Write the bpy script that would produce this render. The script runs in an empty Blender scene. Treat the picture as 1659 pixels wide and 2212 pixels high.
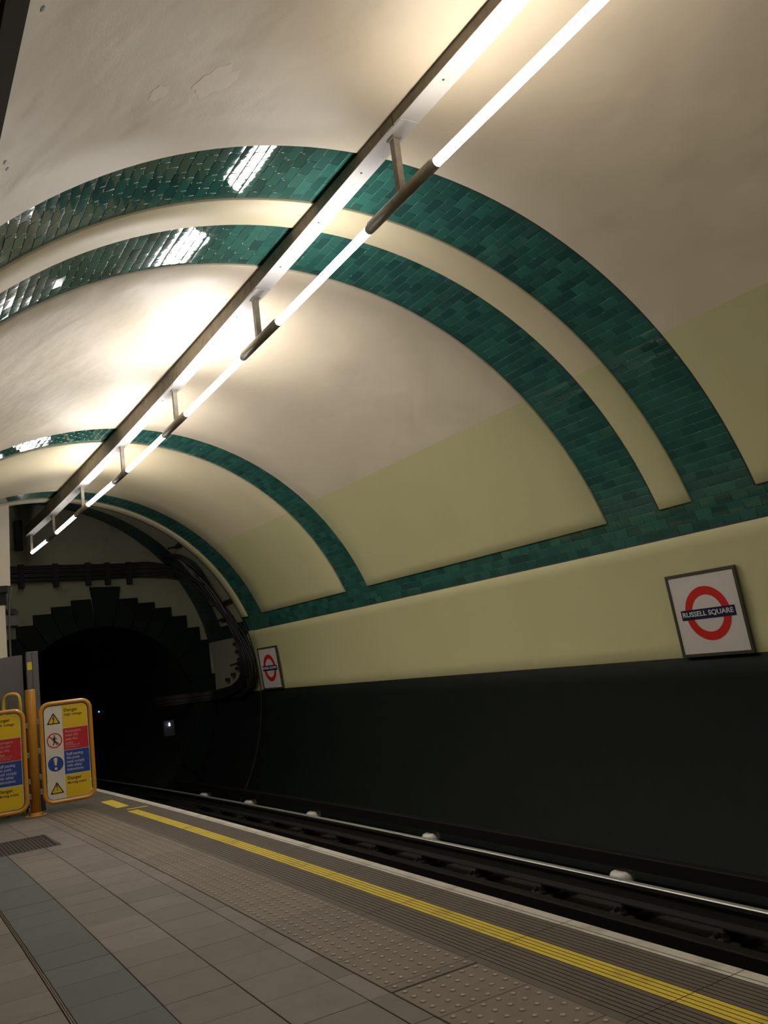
import bpy, bmesh, math, random
from mathutils import Vector, Matrix
random.seed(7)
sc = bpy.context.scene
COL = sc.collection
PI = math.pi
# ------------------------------------------------------------------ camera
cam_d = bpy.data.cameras.new('camera'); cam = bpy.data.objects.new('camera', cam_d); COL.objects.link(cam)
F_ = Vector((0.5099746779847925, 0.8447230111514321, 0.16238492000664645))
R_ = Vector((0.8599512927051497, -0.4962249907156388, -0.11935046193461595))
U_ = Vector((0.020238626165065235, -0.20050883526797994, 0.9794828252656752))
cam.matrix_world = Matrix(((R_.x, U_.x, -F_.x, 0), (R_.y, U_.y, -F_.y, 0), (R_.z, U_.z, -F_.z, 1.27), (0, 0, 0, 1)))
cam_d.sensor_fit = 'VERTICAL'; cam_d.sensor_height = 24.0; cam_d.sensor_width = 24.0
cam_d.lens = 24.0 * 1871.262 / 2212.0
cam_d.clip_start = 0.05; cam_d.clip_end = 200
sc.camera = cam
# ------------------------------------------------------------------ world, exposure
w = bpy.data.worlds.new('world'); sc.world = w; w.use_nodes = True
w.node_tree.nodes['Background'].inputs[0].default_value = (0.0, 0.0, 0.0, 1)
w.node_tree.nodes['Background'].inputs[1].default_value = 0.0
vs = sc.view_settings
vs.view_transform = 'Standard'; vs.look = 'None'; vs.gamma = 1.0; vs.use_curve_mapping = False
vs.exposure = 0.15
# brightness of each fluorescent tube, nearest first (behind the camera last); far ones are dim old tubes
TUBE_STRENGTH = [35, 38, 84, 62, 70, 11.0, 7.0]
TUBE_BEHIND = [34, 34, 34]
TUBE_COLOR = (1.0, 0.95, 0.90)
TUBE_WARM = (1.0, 0.90, 0.78)

# ------------------------------------------------------------------ tunnel geometry
XC, ZC, RT = 2.7125, 1.0063, 3.3
KX, Y0 = 0.0029755, 4.479
YE = 14.239                       # platform tunnel end rim
YH = 16.6                         # headwall
def sx(y, k=KX): return -k * max(y - Y0, 0.0) ** 2
def slope(y, k=KX): return -2 * k * max(y - Y0, 0.0)
def cyl(th, y, r=RT): return Vector((XC + sx(y) + r * math.cos(th), y, ZC + r * math.sin(th)))
def th_of_z(z, r=RT): return math.asin((z - ZC) / r)
def wall_x(z, y, r=RT): return XC + sx(y) + math.sqrt(r * r - (z - ZC) ** 2)

# ------------------------------------------------------------------ helpers
def tag(o, label=None, cat=None, group=None, kind=None):
    if label: o['label'] = label
    if cat: o['category'] = cat
    if group: o['group'] = group
    if kind: o['kind'] = kind
    return o
def empty(name, loc=(0, 0, 0), rz=0.0):
    o = bpy.data.objects.new(name, None); COL.objects.link(o); o.location = loc; o.rotation_euler = (0, 0, rz)
    o.empty_display_size = 0.1
    return o
def link(name, me, parent=None, loc=None, rot=None):
    o = bpy.data.objects.new(name, me); COL.objects.link(o)
    if parent: o.parent = parent
    if loc is not None: o.location = loc
    if rot is not None: o.rotation_euler = rot
    return o
class MB:
    """collects geometry for one mesh"""
    def __init__(s): s.v = []; s.f = []; s.m = []; s.sm = []
    def add(s, vs, fs, mi=0, smooth=False):
        b = len(s.v); s.v += [tuple(v) for v in vs]
        for f in fs: s.f.append([b + i for i in f]); s.m.append(mi); s.sm.append(smooth)
        return s
    def box(s, x0, x1, y0, y1, z0, z1, mi=0, M=None):
        vs = [Vector((x, y, z)) for z in (z0, z1) for y in (y0, y1) for x in (x0, x1)]
        if M is not None: vs = [M @ v for v in vs]
        return s.add(vs, [(0, 2, 3, 1), (4, 5, 7, 6), (0, 1, 5, 4), (1, 3, 7, 5), (3, 2, 6, 7), (2, 0, 4, 6)], mi)
    def bbox(s, x0, x1, y0, y1, z0, z1, b=0.004, mi=0, M=None, sb=False, bz=None):
        bz = b if bz is None else bz
        """box with chamfered top edges"""
        L0 = [(x0, y0, z0), (x1, y0, z0), (x1, y1, z0), (x0, y1, z0)]
        L1 = [(x0, y0, z1 - bz), (x1, y0, z1 - bz), (x1, y1, z1 - bz), (x0, y1, z1 - bz)]
        L2 = [(x0 + b, y0 + b, z1), (x1 - b, y0 + b, z1), (x1 - b, y1 - b, z1), (x0 + b, y1 - b, z1)]
        vs = [Vector(v) for v in L0 + L1 + L2]
        if M is not None: vs = [M @ v for v in vs]
        fs = [(3, 2, 1, 0), (8, 9, 10, 11)]
        for i in range(4):
            j = (i + 1) % 4
            fs += [(i, j, 4 + j, 4 + i), (4 + i, 4 + j, 8 + j, 8 + i)]
        s.add(vs, fs, mi)
        if sb:
            for q in (1, 3, 5, 7): s.sm[-8 + q] = True
        return s
    def tube(s, pts, r, n=10, mi=0, caps=True, smooth=True, up=None, rs=None):
        pts = [Vector(p) for p in pts]; N = len(pts); vs = []
        t = (pts[1] - pts[0]).normalized()
        a = Vector((0, 0, 1)) if abs(t.z) < 0.9 else Vector((1, 0, 0))
        nrm = t.cross(a).normalized()
        for i, p in enumerate(pts):
            if i == 0: t = pts[1] - pts[0]
            elif i == N - 1: t = pts[-1] - pts[-2]
            else: t = (pts[i + 1] - p).normalized() + (p - pts[i - 1]).normalized()
            t.normalize()
            nrm = (nrm - t * nrm.dot(t)).normalized(); bn = t.cross(nrm)
            rr = rs[i] if rs else r
            for k in range(n):
                an = 2 * PI * k / n
                vs.append(p + (nrm * math.cos(an) + bn * math.sin(an)) * rr)
        fs = []
        for i in range(N - 1):
            for k in range(n):
                k2 = (k + 1) % n
                fs.append((i * n + k, i * n + k2, (i + 1) * n + k2, (i + 1) * n + k))
        s.add(vs, fs, mi, smooth)
        if caps:
            b = len(s.v) - len(vs)
            s.f.append([b + k for k in range(n)][::-1]); s.m.append(mi); s.sm.append(False)
            s.f.append([b + (N - 1) * n + k for k in range(n)]); s.m.append(mi); s.sm.append(False)
        return s
    def extrude_profile(s, prof, path, mi=None, closed=False, smooth=False):
        """prof: list of (a,b) ; path: function-made frames list of (origin, A, B)"""
        n = len(prof); vs = []
        for (o, A, B) in path:
            for (a, b) in prof: vs.append(o + A * a + B * b)
        fs = []; base = len(s.v); s.v += [tuple(v) for v in vs]
        m = n if closed else n - 1
        for i in range(len(path) - 1):
            for k in range(m):
                k2 = (k + 1) % n
                s.f.append([base + i * n + k, base + i * n + k2, base + (i + 1) * n + k2, base + (i + 1) * n + k])
                s.m.append(mi[k] if isinstance(mi, (list, tuple)) else (mi or 0)); s.sm.append(smooth)
        if closed:
            s.f.append([base + k for k in range(n)][::-1]); s.m.append(mi[0] if isinstance(mi, (list, tuple)) else (mi or 0)); s.sm.append(False)
            s.f.append([base + (len(path) - 1) * n + k for k in range(n)]); s.m.append(mi[0] if isinstance(mi, (list, tuple)) else (mi or 0)); s.sm.append(False)
        return s
    def mesh(s, name, mats):
        me = bpy.data.meshes.new(name); me.from_pydata(s.v, [], s.f)
        for m in (mats if isinstance(mats, (list, tuple)) else [mats]): me.materials.append(m)
        me.polygons.foreach_set('material_index', s.m); me.polygons.foreach_set('use_smooth', s.sm)
        me.update()
        bm = bmesh.new(); bm.from_mesh(me); bmesh.ops.recalc_face_normals(bm, faces=bm.faces); bm.to_mesh(me); bm.free()
        return me
    def build(s, name, mats, parent=None, loc=None, rot=None):
        return link(name, s.mesh(name, mats), parent, loc, rot)

# ------------------------------------------------------------------ materials
def mat(name, color, rough=0.6, metal=0.0, spec=0.5, var=0.0, var_scale=3.0, dirt=None, dirt_scale=2.0, dirt_amt=0.0,
        bump=0.0, bump_scale=40.0, bump2=0.0, bump2_scale=3.0, rand=0.0, island=False, emit=None, emit_s=0.0, coat=0.0, rough_var=0.0, streak=None, dirt_lo=0.5):
    m = bpy.data.materials.new(name); m.use_nodes = True
    nt = m.node_tree; N = nt.nodes; L = nt.links; b = N['Principled BSDF']
    b.inputs['Roughness'].default_value = rough; b.inputs['Metallic'].default_value = metal
    b.inputs['Specular IOR Level'].default_value = spec
    b.inputs['Coat Weight'].default_value = coat
    b.inputs['Coat Roughness'].default_value = 0.05
    tc = N.new('ShaderNodeTexCoord'); geo = N.new('ShaderNodeNewGeometry')
    cur = None
    rgb = N.new('ShaderNodeRGB'); rgb.outputs[0].default_value = (*color, 1); cur = rgb.outputs[0]
    def hsv_by(val_socket, lo, hi, cur):
        mr = N.new('ShaderNodeMapRange'); L.new(val_socket, mr.inputs['Value'])
        mr.inputs['To Min'].default_value = lo; mr.inputs['To Max'].default_value = hi
        mx = N.new('ShaderNodeVectorMath'); mx.operation = 'SCALE'; L.new(cur, mx.inputs[0]); L.new(mr.outputs[0], mx.inputs['Scale'])
        return mx.outputs[0]
    if var:
        nz = N.new('ShaderNodeTexNoise'); nz.inputs['Scale'].default_value = var_scale; nz.inputs['Detail'].default_value = 6
        L.new(geo.outputs['Position'], nz.inputs['Vector'])
        cur = hsv_by(nz.outputs[0], 1 - var, 1 + var, cur)
    if rand:
        if island: rs = geo.outputs['Random Per Island']
        else:
            oi = N.new('ShaderNodeObjectInfo'); rs = oi.outputs['Random']
        cur = hsv_by(rs, 1 - rand, 1 + rand, cur)
    if dirt is not None:
        nz = N.new('ShaderNodeTexNoise'); nz.inputs['Scale'].default_value = dirt_scale; nz.inputs['Detail'].default_value = 8
        nz.inputs['Roughness'].default_value = 0.65
        if streak:
            mp = N.new('ShaderNodeMapping'); L.new(geo.outputs['Position'], mp.inputs[0]); mp.inputs['Scale'].default_value = streak
            L.new(mp.outputs[0], nz.inputs['Vector'])
        else: L.new(geo.outputs['Position'], nz.inputs['Vector'])
        cr = N.new('ShaderNodeMapRange'); L.new(nz.outputs[0], cr.inputs['Value'])
        cr.inputs['From Min'].default_value = dirt_lo; cr.inputs['From Max'].default_value = dirt_lo + 0.25
        cr.inputs['To Max'].default_value = dirt_amt
        mx = N.new('ShaderNodeMix'); mx.data_type = 'RGBA'; L.new(cr.outputs[0], mx.inputs[0]); L.new(cur, mx.inputs[6])
        mx.inputs[7].default_value = (*dirt, 1); cur = mx.outputs[2]
    L.new(cur, b.inputs['Base Color'])
    if rough_var:
        nz = N.new('ShaderNodeTexNoise'); nz.inputs['Scale'].default_value = 5; nz.inputs['Detail'].default_value = 5
        L.new(geo.outputs['Position'], nz.inputs['Vector'])
        mr = N.new('ShaderNodeMapRange'); L.new(nz.outputs[0], mr.inputs['Value'])
        mr.inputs['To Min'].default_value = max(0.02, rough - rough_var); mr.inputs['To Max'].default_value = min(1, rough + rough_var)
        L.new(mr.outputs[0], b.inputs['Roughness'])
    prev = None
    for (amt, scl, det) in ((bump, bump_scale, 4), (bump2, bump2_scale, 3)):
        if amt:
            nz = N.new('ShaderNodeTexNoise'); nz.inputs['Scale'].default_value = scl; nz.inputs['Detail'].default_value = det
            L.new(geo.outputs['Position'], nz.inputs['Vector'])
            bp = N.new('ShaderNodeBump'); bp.inputs['Strength'].default_value = 1.0; bp.inputs['Distance'].default_value = amt
            L.new(nz.outputs[0], bp.inputs['Height'])
            if prev: L.new(prev, bp.inputs['Normal'])
            prev = bp.outputs[0]
    if prev: L.new(prev, b.inputs['Normal'])
    if emit:
        b.inputs['Emission Color'].default_value = (*emit, 1); b.inputs['Emission Strength'].default_value = emit_s
    return m

M_ceil = mat('ceiling_paint', (0.61, 0.53, 0.405), 0.5, var=0.05, var_scale=1.2, bump=0.0006, bump_scale=60, bump2=0.03, bump2_scale=1.6, dirt=(0.38, 0.33, 0.27), dirt_scale=0.9, dirt_amt=0.2, dirt_lo=0.52)
M_cream = mat('cream_wall_paint', (0.54, 0.515, 0.285), 0.5, var=0.06, var_scale=1.5, bump=0.0005, bump_scale=60, bump2=0.008, bump2_scale=2, dirt=(0.16, 0.13, 0.07), dirt_scale=7, dirt_amt=0.5, dirt_lo=0.70)
M_strip = mat('cream_strip_paint', (0.62, 0.54, 0.36), 0.5, var=0.05, bump=0.0005, bump_scale=60, bump2=0.006, bump2_scale=2)
M_patch = mat('filler_patch_paint', (0.655, 0.565, 0.455), 0.5, var=0.04)
M_dado = mat('dark_green_dado_paint', (0.0065, 0.0100, 0.0075), 0.6, spec=0.15, var=0.15, var_scale=1.0, bump=0.0004, bump_scale=50, rough_var=0.12)
M_tile = mat('green_glazed_tile', (0.027, 0.105, 0.086), 0.035, spec=0.42, rand=0.22, var=0.08, var_scale=6, bump2=0.00035, bump2_scale=14, coat=0.0)
M_tile_j = mat('green_glazed_tile_joined', (0.027, 0.105, 0.086), 0.12, spec=0.55, rand=0.22, island=True, var=0.08, var_scale=6, bump2=0.0012, bump2_scale=16, coat=0.3)
M_tile_lt = mat('light_green_tile', (0.04, 0.13, 0.085), 0.15, spec=0.5, rand=0.15, coat=0.3)
M_tile_dk = mat('dark_teal_tile', (0.022, 0.080, 0.070), 0.035, spec=0.42, rand=0.2, bump2=0.00035, bump2_scale=14, coat=0.0)
M_grout = mat('dark_green_grout', (0.030, 0.105, 0.088), 0.12)
M_shade_trim = mat('shade_and_trim_black', (0.006, 0.008, 0.007), 0.7)  # black for the painted edge shade, the end rim and the pier ledge
M_black = mat('soot_black', (0.008, 0.008, 0.009), 0.8)
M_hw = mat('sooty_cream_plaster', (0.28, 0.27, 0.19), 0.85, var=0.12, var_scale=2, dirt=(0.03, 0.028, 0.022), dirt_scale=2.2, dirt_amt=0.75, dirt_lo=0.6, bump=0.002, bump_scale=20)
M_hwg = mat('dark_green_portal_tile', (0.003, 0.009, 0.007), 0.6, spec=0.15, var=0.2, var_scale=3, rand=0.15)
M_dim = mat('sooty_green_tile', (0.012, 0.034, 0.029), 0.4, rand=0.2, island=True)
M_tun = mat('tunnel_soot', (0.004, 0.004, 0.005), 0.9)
M_grey = mat('grey_trunking_metal', (0.55, 0.54, 0.53), 0.45, var=0.06, var_scale=8, dirt=(0.22, 0.19, 0.16), dirt_scale=9, dirt_amt=0.6, dirt_lo=0.58, rough_var=0.1)
M_side = mat('brown_trunking_side', (0.23, 0.20, 0.16), 0.8, var=0.25, var_scale=14, dirt=(0.09, 0.075, 0.06), dirt_scale=10, dirt_amt=0.7, dirt_lo=0.48)  # darker, mottled brown than the trunking underside
M_brkt = mat('dull_bracket_metal', (0.33, 0.29, 0.24), 0.45, metal=0.1, var=0.2, var_scale=20, dirt=(0.08, 0.07, 0.055), dirt_scale=15, dirt_amt=0.6)
M_screw = mat('screw', (0.06, 0.05, 0.045), 0.5)
M_brown = mat('dark_brown_conduit', (0.024, 0.017, 0.012), 0.8, spec=0.1, var=0.15)
M_floor = mat('grey_concrete_tile', (0.190, 0.162, 0.148), 0.7, rand=0.13, var=0.14, var_scale=6, bump=0.0012, bump_scale=90, dirt=(0.11, 0.09, 0.075), dirt_scale=5, dirt_amt=0.45, dirt_lo=0.52)
M_green = mat('grey_green_floor_strip', (0.104, 0.112, 0.108), 0.7, rand=0.06, var=0.1, var_scale=6, bump=0.001, bump_scale=90, dirt=(0.09, 0.09, 0.08), dirt_scale=4, dirt_amt=0.3)
M_joint = mat('floor_joint', (0.050, 0.041, 0.035), 0.9, bump=0.002, bump_scale=40)
M_tact = mat('buff_tactile_tile', (0.180, 0.148, 0.116), 0.65, rand=0.08, var=0.12, var_scale=6, bump=0.0008, bump_scale=90, dirt=(0.115, 0.092, 0.07), dirt_scale=6, dirt_amt=0.5)
M_blis = mat('worn_blister', (0.38, 0.335, 0.28), 0.5, var=0.1)
M_cop = mat('brown_coping_stone', (0.118, 0.097, 0.082), 0.7, var=0.14, var_scale=7, bump=0.001, bump_scale=80, dirt=(0.08, 0.065, 0.055), dirt_scale=5, dirt_amt=0.5)
M_groove = mat('grimy_groove', (0.030, 0.024, 0.020), 0.9)
M_yel = mat('yellow_line_paint', (0.70, 0.53, 0.045), 0.6, var=0.12, var_scale=10, dirt=(0.21, 0.16, 0.06), dirt_scale=4.5, dirt_amt=0.75, dirt_lo=0.52)
M_white = mat('worn_white_edge_paint', (0.56, 0.53, 0.46), 0.65, var=0.1, var_scale=9, dirt=(0.16, 0.14, 0.12), dirt_scale=7, dirt_amt=0.7, dirt_lo=0.5)
M_brass = mat('dull_brass_trim', (0.14, 0.10, 0.075), 0.45, metal=0.6, var=0.2, var_scale=10)
M_grate = mat('dark_grating', (0.055, 0.043, 0.042), 0.6)
M_farfl = mat('grey_green_slab', (0.10, 0.108, 0.095), 0.8, rand=0.1, var=0.15, var_scale=4)
M_bed = mat('track_bed', (0.021, 0.019, 0.017), 0.9, var=0.3, var_scale=5, bump=0.004, bump_scale=25)
M_sleep = mat('sleeper_timber', (0.020, 0.016, 0.014), 0.9, var=0.2, var_scale=20)
M_rust = mat('rail_rust', (0.010, 0.008, 0.007), 0.8)
M_railtop = mat('polished_rail_head', (0.80, 0.80, 0.78), 0.42, metal=0.75, spec=0.5, bump2=0.0006, bump2_scale=8)
M_cond = mat('conductor_rail_steel', (0.010, 0.0085, 0.0075), 0.7, spec=0.2)
M_pot = mat('white_porcelain', (0.82, 0.80, 0.77), 0.25, dirt=(0.22, 0.20, 0.18), dirt_scale=14, dirt_amt=0.6, dirt_lo=0.55)
M_frame = mat('dark_bronze_frame', (0.055, 0.048, 0.038), 0.5, metal=0.2)
M_enam = mat('white_enamel', (0.60, 0.56, 0.54), 0.35, var=0.03)
M_red = mat('signal_red_enamel', (0.55, 0.018, 0.012), 0.35)
M_blue = mat('dark_blue_enamel', (0.006, 0.010, 0.055), 0.35)
M_ltr = mat('white_letter_enamel', (0.66, 0.63, 0.62), 0.4)
M_orange = mat('orange_post_paint', (0.50, 0.225, 0.022), 0.4, var=0.08, var_scale=4)
M_amber = mat('amber_tube_paint', (0.58, 0.27, 0.035), 0.3, var=0.12, var_scale=6, coat=0.3)
M_ygold = mat('yellow_gold_tube_paint', (0.62, 0.40, 0.06), 0.3)
M_swhite = mat('sign_white', (0.66, 0.62, 0.56), 0.4)
M_syel = mat('sign_yellow', (0.70, 0.47, 0.012), 0.4)
M_sred = mat('sign_red', (0.48, 0.020, 0.030), 0.4)
M_sblue = mat('sign_blue', (0.018, 0.060, 0.30), 0.4)
M_sblk = mat('sign_black', (0.012, 0.011, 0.010), 0.5)
M_spale = mat('sign_pale_letter', (0.50, 0.48, 0.55), 0.5)
M_spink = mat('sign_pink_letter', (0.58, 0.28, 0.28), 0.5)
M_cab = mat('grey_cabinet_paint', (0.110, 0.105, 0.115), 0.5, var=0.05)
M_lab = mat('small_yellow_label', (0.60, 0.50, 0.03), 0.5)
M_chrome = mat('steel_clip', (0.35, 0.34, 0.33), 0.35, metal=0.8)
M_box = mat('grey_junction_box', (0.20, 0.19, 0.20), 0.5)
M_cable = mat('black_cable', (0.010, 0.009, 0.009), 0.55)
M_cgrey = mat('grey_cable', (0.10, 0.10, 0.11), 0.5)
M_pil = mat('pilaster_paint', (0.80, 0.72, 0.60), 0.5, bump2=0.006, bump2_scale=2)
tube_mats = {}
def tube_mat(s, warm=False):
    if s not in tube_mats:
        tube_mats[s] = mat('lit_tube', (0.9, 0.9, 0.9), 0.4, emit=TUBE_WARM if warm else TUBE_COLOR, emit_s=s)
    return tube_mats[s]
M_sig = mat('green_signal_lamp', (0.1, 0.6, 0.5), 0.4, emit=(0.03, 0.75, 0.55), emit_s=2.0)
M_wlamp = mat('small_white_lamp', (0.9, 0.9, 1), 0.4, emit=(0.75, 0.72, 1.0), emit_s=3.5)

# ------------------------------------------------------------------ shell: plaster lining
TH_HI = th_of_z(2.2071); TH_LO = th_of_z(1.9647); TH_P = th_of_z(3.3532); TH_D = th_of_z(0.9407)
TH_B = th_of_z(-0.90)
YB = -7.0
def panel(name, th0, th1, y0, y1, mats, split=None, thick=0.030, parent=None, proud=0.012, bev=0.008, dy=0.35, dth=0.035):
    """plaster panel with bevelled edges standing proud of the tiles; material 1 below theta split"""
    mb = MB(); n_t = max(2, int((th1 - th0) / dth)); n_y = max(1, int((y1 - y0) / dy))
    ths = [th0 + (th1 - th0) * i / n_t for i in range(n_t + 1)]
    if split and th0 < split < th1:
        i = min(range(1, n_t), key=lambda i: abs(ths[i] - split)); ths[i] = split
    if split and th0 < PI - split < th1:
        i = min(range(1, n_t), key=lambda i: abs(ths[i] - (PI - split))); ths[i] = PI - split
    ys = [y0 + (y1 - y0) * i / n_y for i in range(n_y + 1)]
    rs = RT - proud
    P = lambda t, y, r: cyl(t, y, r)
    bt = bev / RT
    TT = [(ths[0], 1), (ths[0] + bt, 0)] + [(t, 0) for t in ths[1:-1]] + [(ths[-1] - bt, 0), (ths[-1], 1)]
    YY = [(ys[0], 1), (ys[0] + bev, 0)] + [(y, 0) for y in ys[1:-1]] + [(ys[-1] - bev, 0), (ys[-1], 1)]
    TT = [(ths[0], 2)] + TT + [(ths[-1], 2)]; YY = [(ys[0], 2)] + YY + [(ys[-1], 2)]
    nT = len(TT); vs = []
    for (y, ey) in YY:
        for (t, et) in TT:
            e = max(et, ey); r = rs + (0 if e == 0 else (bev if e == 1 else thick))
            vs.append(P(t, y, r))
    for j in range(len(YY) - 1):
        for i in range(nT - 1):
            tm = (TT[i][0] + TT[i + 1][0]) / 2
            mi = 1 if (split and (tm < split or tm > PI - split)) else 0
            b = j * nT + i
            mb.f.append([b, b + 1, b + nT + 1, b + nT]); mb.m.append(mi)
            mb.sm.append(0 < i < nT - 2 and 0 < j < len(YY) - 2)
    mb.v = [tuple(v) for v in vs]
    return mb.build(name, mats, parent)
# backing shells
mb = MB(); n = 60
ysh = [YB + (YE - YB) * i / 40 for i in range(41)]
def shell(th0, th1, r, ys, n, mi=0):
    vs = [cyl(th0 + (th1 - th0) * i / n, y, r) for y in ys for i in range(n + 1)]
    fs = [(j * (n + 1) + i, j * (n + 1) + i + 1, (j + 1) * (n + 1) + i + 1, (j + 1) * (n + 1) + i) for j in range(len(ys) - 1) for i in range(n)]
    return vs, fs
ceiling = MB().add(*shell(TH_HI, PI - TH_HI, RT + 0.016, ysh, 70), 0, True).build('ceiling', M_grout); tag(ceiling, kind='structure')
wall_right = MB().add(*shell(TH_B, TH_HI, RT + 0.016, ysh, 30), 0, True).build('wall_right', M_grout); tag(wall_right, kind='structure')
wall_left = MB().add(*shell(PI - TH_HI, PI - th_of_z(-0.25), RT + 0.016, ysh, 20), 0, True).build('wall_left', M_cream); tag(wall_left, kind='structure')
BANDS = [(4.105, 4.7255), (5.0595, 5.688), (10.0642, 10.6834), (13.432, 14.027)]
for y0, y1, ms in ((YB, 4.105, None), (4.7255, 5.0595, 's'), (5.688, 10.0642, None), (10.6834, 13.432, 'g'), (14.027, YE, 's')):
    m0 = M_strip if ms else M_ceil
    p_ = panel('plaster_panel', TH_HI, PI - TH_HI, y0, y1, [m0, M_cream], split=TH_P, parent=ceiling, proud=0.018, bev=0.006)
    if ms == 's': p_['label'] = 'narrow cream strip between green tile bands'
panel('plaster_panel', TH_D, TH_LO, YB, YE, [M_cream], parent=wall_right, bev=0.0025)
panel('dado_panel', TH_B, TH_D, YB, YE + 0.0, [M_dado], parent=wall_right, proud=0.012, dth=0.05, bev=0.0005)
# left wall lower paint
panel('plaster_panel', PI - TH_HI, PI - th_of_z(0.95), YB, YE, [M_cream], parent=wall_left)
panel('dado_panel', PI - th_of_z(0.95), PI - th_of_z(-0.1), YB, YE, [M_dado], parent=wall_left)
# dark end rim of the platform tunnel (the ring's back face)
rim = MB()
for (a, b) in ((-0.6, PI + 0.3),):
    N = 90; vs = []
    for i in range(N + 1):
        t = a + (b - a) * i / N
        for (r, y) in ((RT - 0.004, YE - 0.002), (RT - 0.02, YE + 0.02), (RT + 0.9, YE + 0.02)): vs.append(cyl(t, y, r) if r < RT + 0.5 else cyl(t, YE, r) + Vector((0, 0.02, 0)))
    fs = []
    for i in range(N):
        for k in range(2): fs.append((i * 3 + k, i * 3 + k + 1, (i + 1) * 3 + k + 1, (i + 1) * 3 + k))
    rim.add(vs, fs, 0, False)
tag(rim.build('trim_1', M_shade_trim), kind='structure')
# back wall behind the camera
bw = MB(); N = 40; vs = [Vector((XC, YB, ZC))] + [cyl(2 * PI * i / N, YB, RT + 0.1) for i in range(N)]
bw.add(vs, [(0, 1 + i, 1 + (i + 1) % N) for i in range(N)])
tag(bw.build('wall_back', M_cream), kind='structure')

# ------------------------------------------------------------------ green tile bands
ROW = 0.0762
def tile_mesh(L, W, m, d=0.010, b=0.0030, g=0.0018):
    mb = MB(); x = L / 2 - g / 2; y = W / 2 - g / 2
    # slightly pillowed glazed tile: 5 strips of normal curvature at the edges
    mb.bbox(-x, x, -y, y, -d, 0.0, b=b, sb=True, bz=0.0010)
    return mb.mesh('tile', m)
def cyl_frame(th, y, r):
    """matrix: local x along tunnel, local y along arc, local z inward"""
    n = Vector((-math.cos(th), 0, -math.sin(th)))
    t = Vector((slope(y), 1, 0)).normalized()
    a = n.cross(t).normalized(); n = t.cross(a).normalized()
    p = cyl(th, y, r)
    return Matrix(((t.x, a.x, n.x, p.x), (t.y, a.y, n.y, p.y), (t.z, a.z, n.z, p.z), (0, 0, 0, 1)))
def jit(s=0.003):
    return Matrix.Rotation(random.gauss(0, s), 4, 'X') @ Matrix.Rotation(random.gauss(0, s * 0.6), 4, 'Y')
CAMP = Vector((0, 0, 1.27))
def in_view(p, mpx=60):
    d = p - CAMP; z = d.dot(F_)
    if z < 0.2: return False
    x = 829.5 + 1871.26 * d.dot(R_) / z; y = 1106 - 1871.26 * d.dot(U_) / z
    return -mpx < x < 1659 + mpx and -mpx < y < 2212 + mpx
mesh_cache = {}
def get_tile(L, W, mi):
    k = (round(L, 4), round(W, 4), mi)
    if k not in mesh_cache: mesh_cache[k] = tile_mesh(L, W, (M_tile, M_tile_dk, M_tile_lt)[mi])
    return mesh_cache[k]
def lay_tiles(cells, parent, limit, greenish=None):
    """cells: (th, y, L, W). the `limit` nearest ones in view become objects, the rest one joined part"""
    near, rest = [], []
    for c in cells:
        (near if in_view(cyl(c[0], c[1])) else rest).append(c)
    near.sort(key=lambda c: (cyl(c[0], c[1]) - CAMP).length * (1.0 + 0.0 * c[2]))
    rest += near[limit:]; near = near[:limit]
    for (th, y, L, W) in near:
        q = random.random(); mi = 1 if q < 0.30 else (2 if q > 0.985 else 0)
        if greenish and greenish(th, y): mi = 2
        o = link('tile', get_tile(L, W, mi), parent)
        o.matrix_world = cyl_frame(th, y, RT - random.uniform(0, 0.0015)) @ jit()
    if rest:
        mb = MB()
        for (th, y, L, W) in rest:
            g = 0.0022
            mb.bbox(-L / 2 + g / 2, L / 2 - g / 2, -W / 2 + g / 2, W / 2 - g / 2, -0.010, 0, b=0.0030, bz=0.0010, M=cyl_frame(th, y, RT) @ jit(), sb=True)
        o = mb.build('tile_field', M_tile_j, parent); o['kind'] = 'stuff'
band_n = 2
for bi, (y0, y1) in enumerate(BANDS):
    tr = empty('trim_%d' % band_n, (0, 0, 0)); band_n += 1; tag(tr, kind='structure')
    th1 = PI - TH_HI; nrow = int(round((th1 - TH_HI) * RT / ROW)); dth = (th1 - TH_HI) / nrow; W = dth * RT
    full = (y1 - y0 - 0.018) / 4; ya = y0 + 0.018
    cells = []
    for r_ in range(nrow):
        th = TH_HI + (r_ + 0.5) * dth
        if r_ % 2 == 0:
            cells += [(th, ya + (k + 0.5) * full, full, W) for k in range(4)]
        else:
            cells.append((th, ya + full * 0.25, full / 2, W)); cells += [(th, ya + full * 0.5 + (k + 0.5) * full, full, W) for k in range(3)]
            cells.append((th, y1 - full * 0.25, full / 2, W))
    lay_tiles(cells, tr, 300 if bi < 3 else 0, greenish=(lambda th, y: False))
    gb = MB(); gb.add(*shell(TH_HI, th1, RT + 0.0014, [y0 + 0.01, (y0 + y1) / 2, y1 + 0.001], 90), 0, True); gb.build('grout', M_grout, tr)
    # black strip standing in for the shaded plaster step at the near edge
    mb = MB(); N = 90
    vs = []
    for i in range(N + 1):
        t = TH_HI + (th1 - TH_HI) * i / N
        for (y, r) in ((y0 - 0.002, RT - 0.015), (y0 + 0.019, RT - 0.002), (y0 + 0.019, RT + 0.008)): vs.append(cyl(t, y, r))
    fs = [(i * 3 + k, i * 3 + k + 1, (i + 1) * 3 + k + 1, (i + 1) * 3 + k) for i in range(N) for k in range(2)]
    mb.add(vs, fs, 0, True); mb.build('shade_strip', M_shade_trim, tr)
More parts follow.
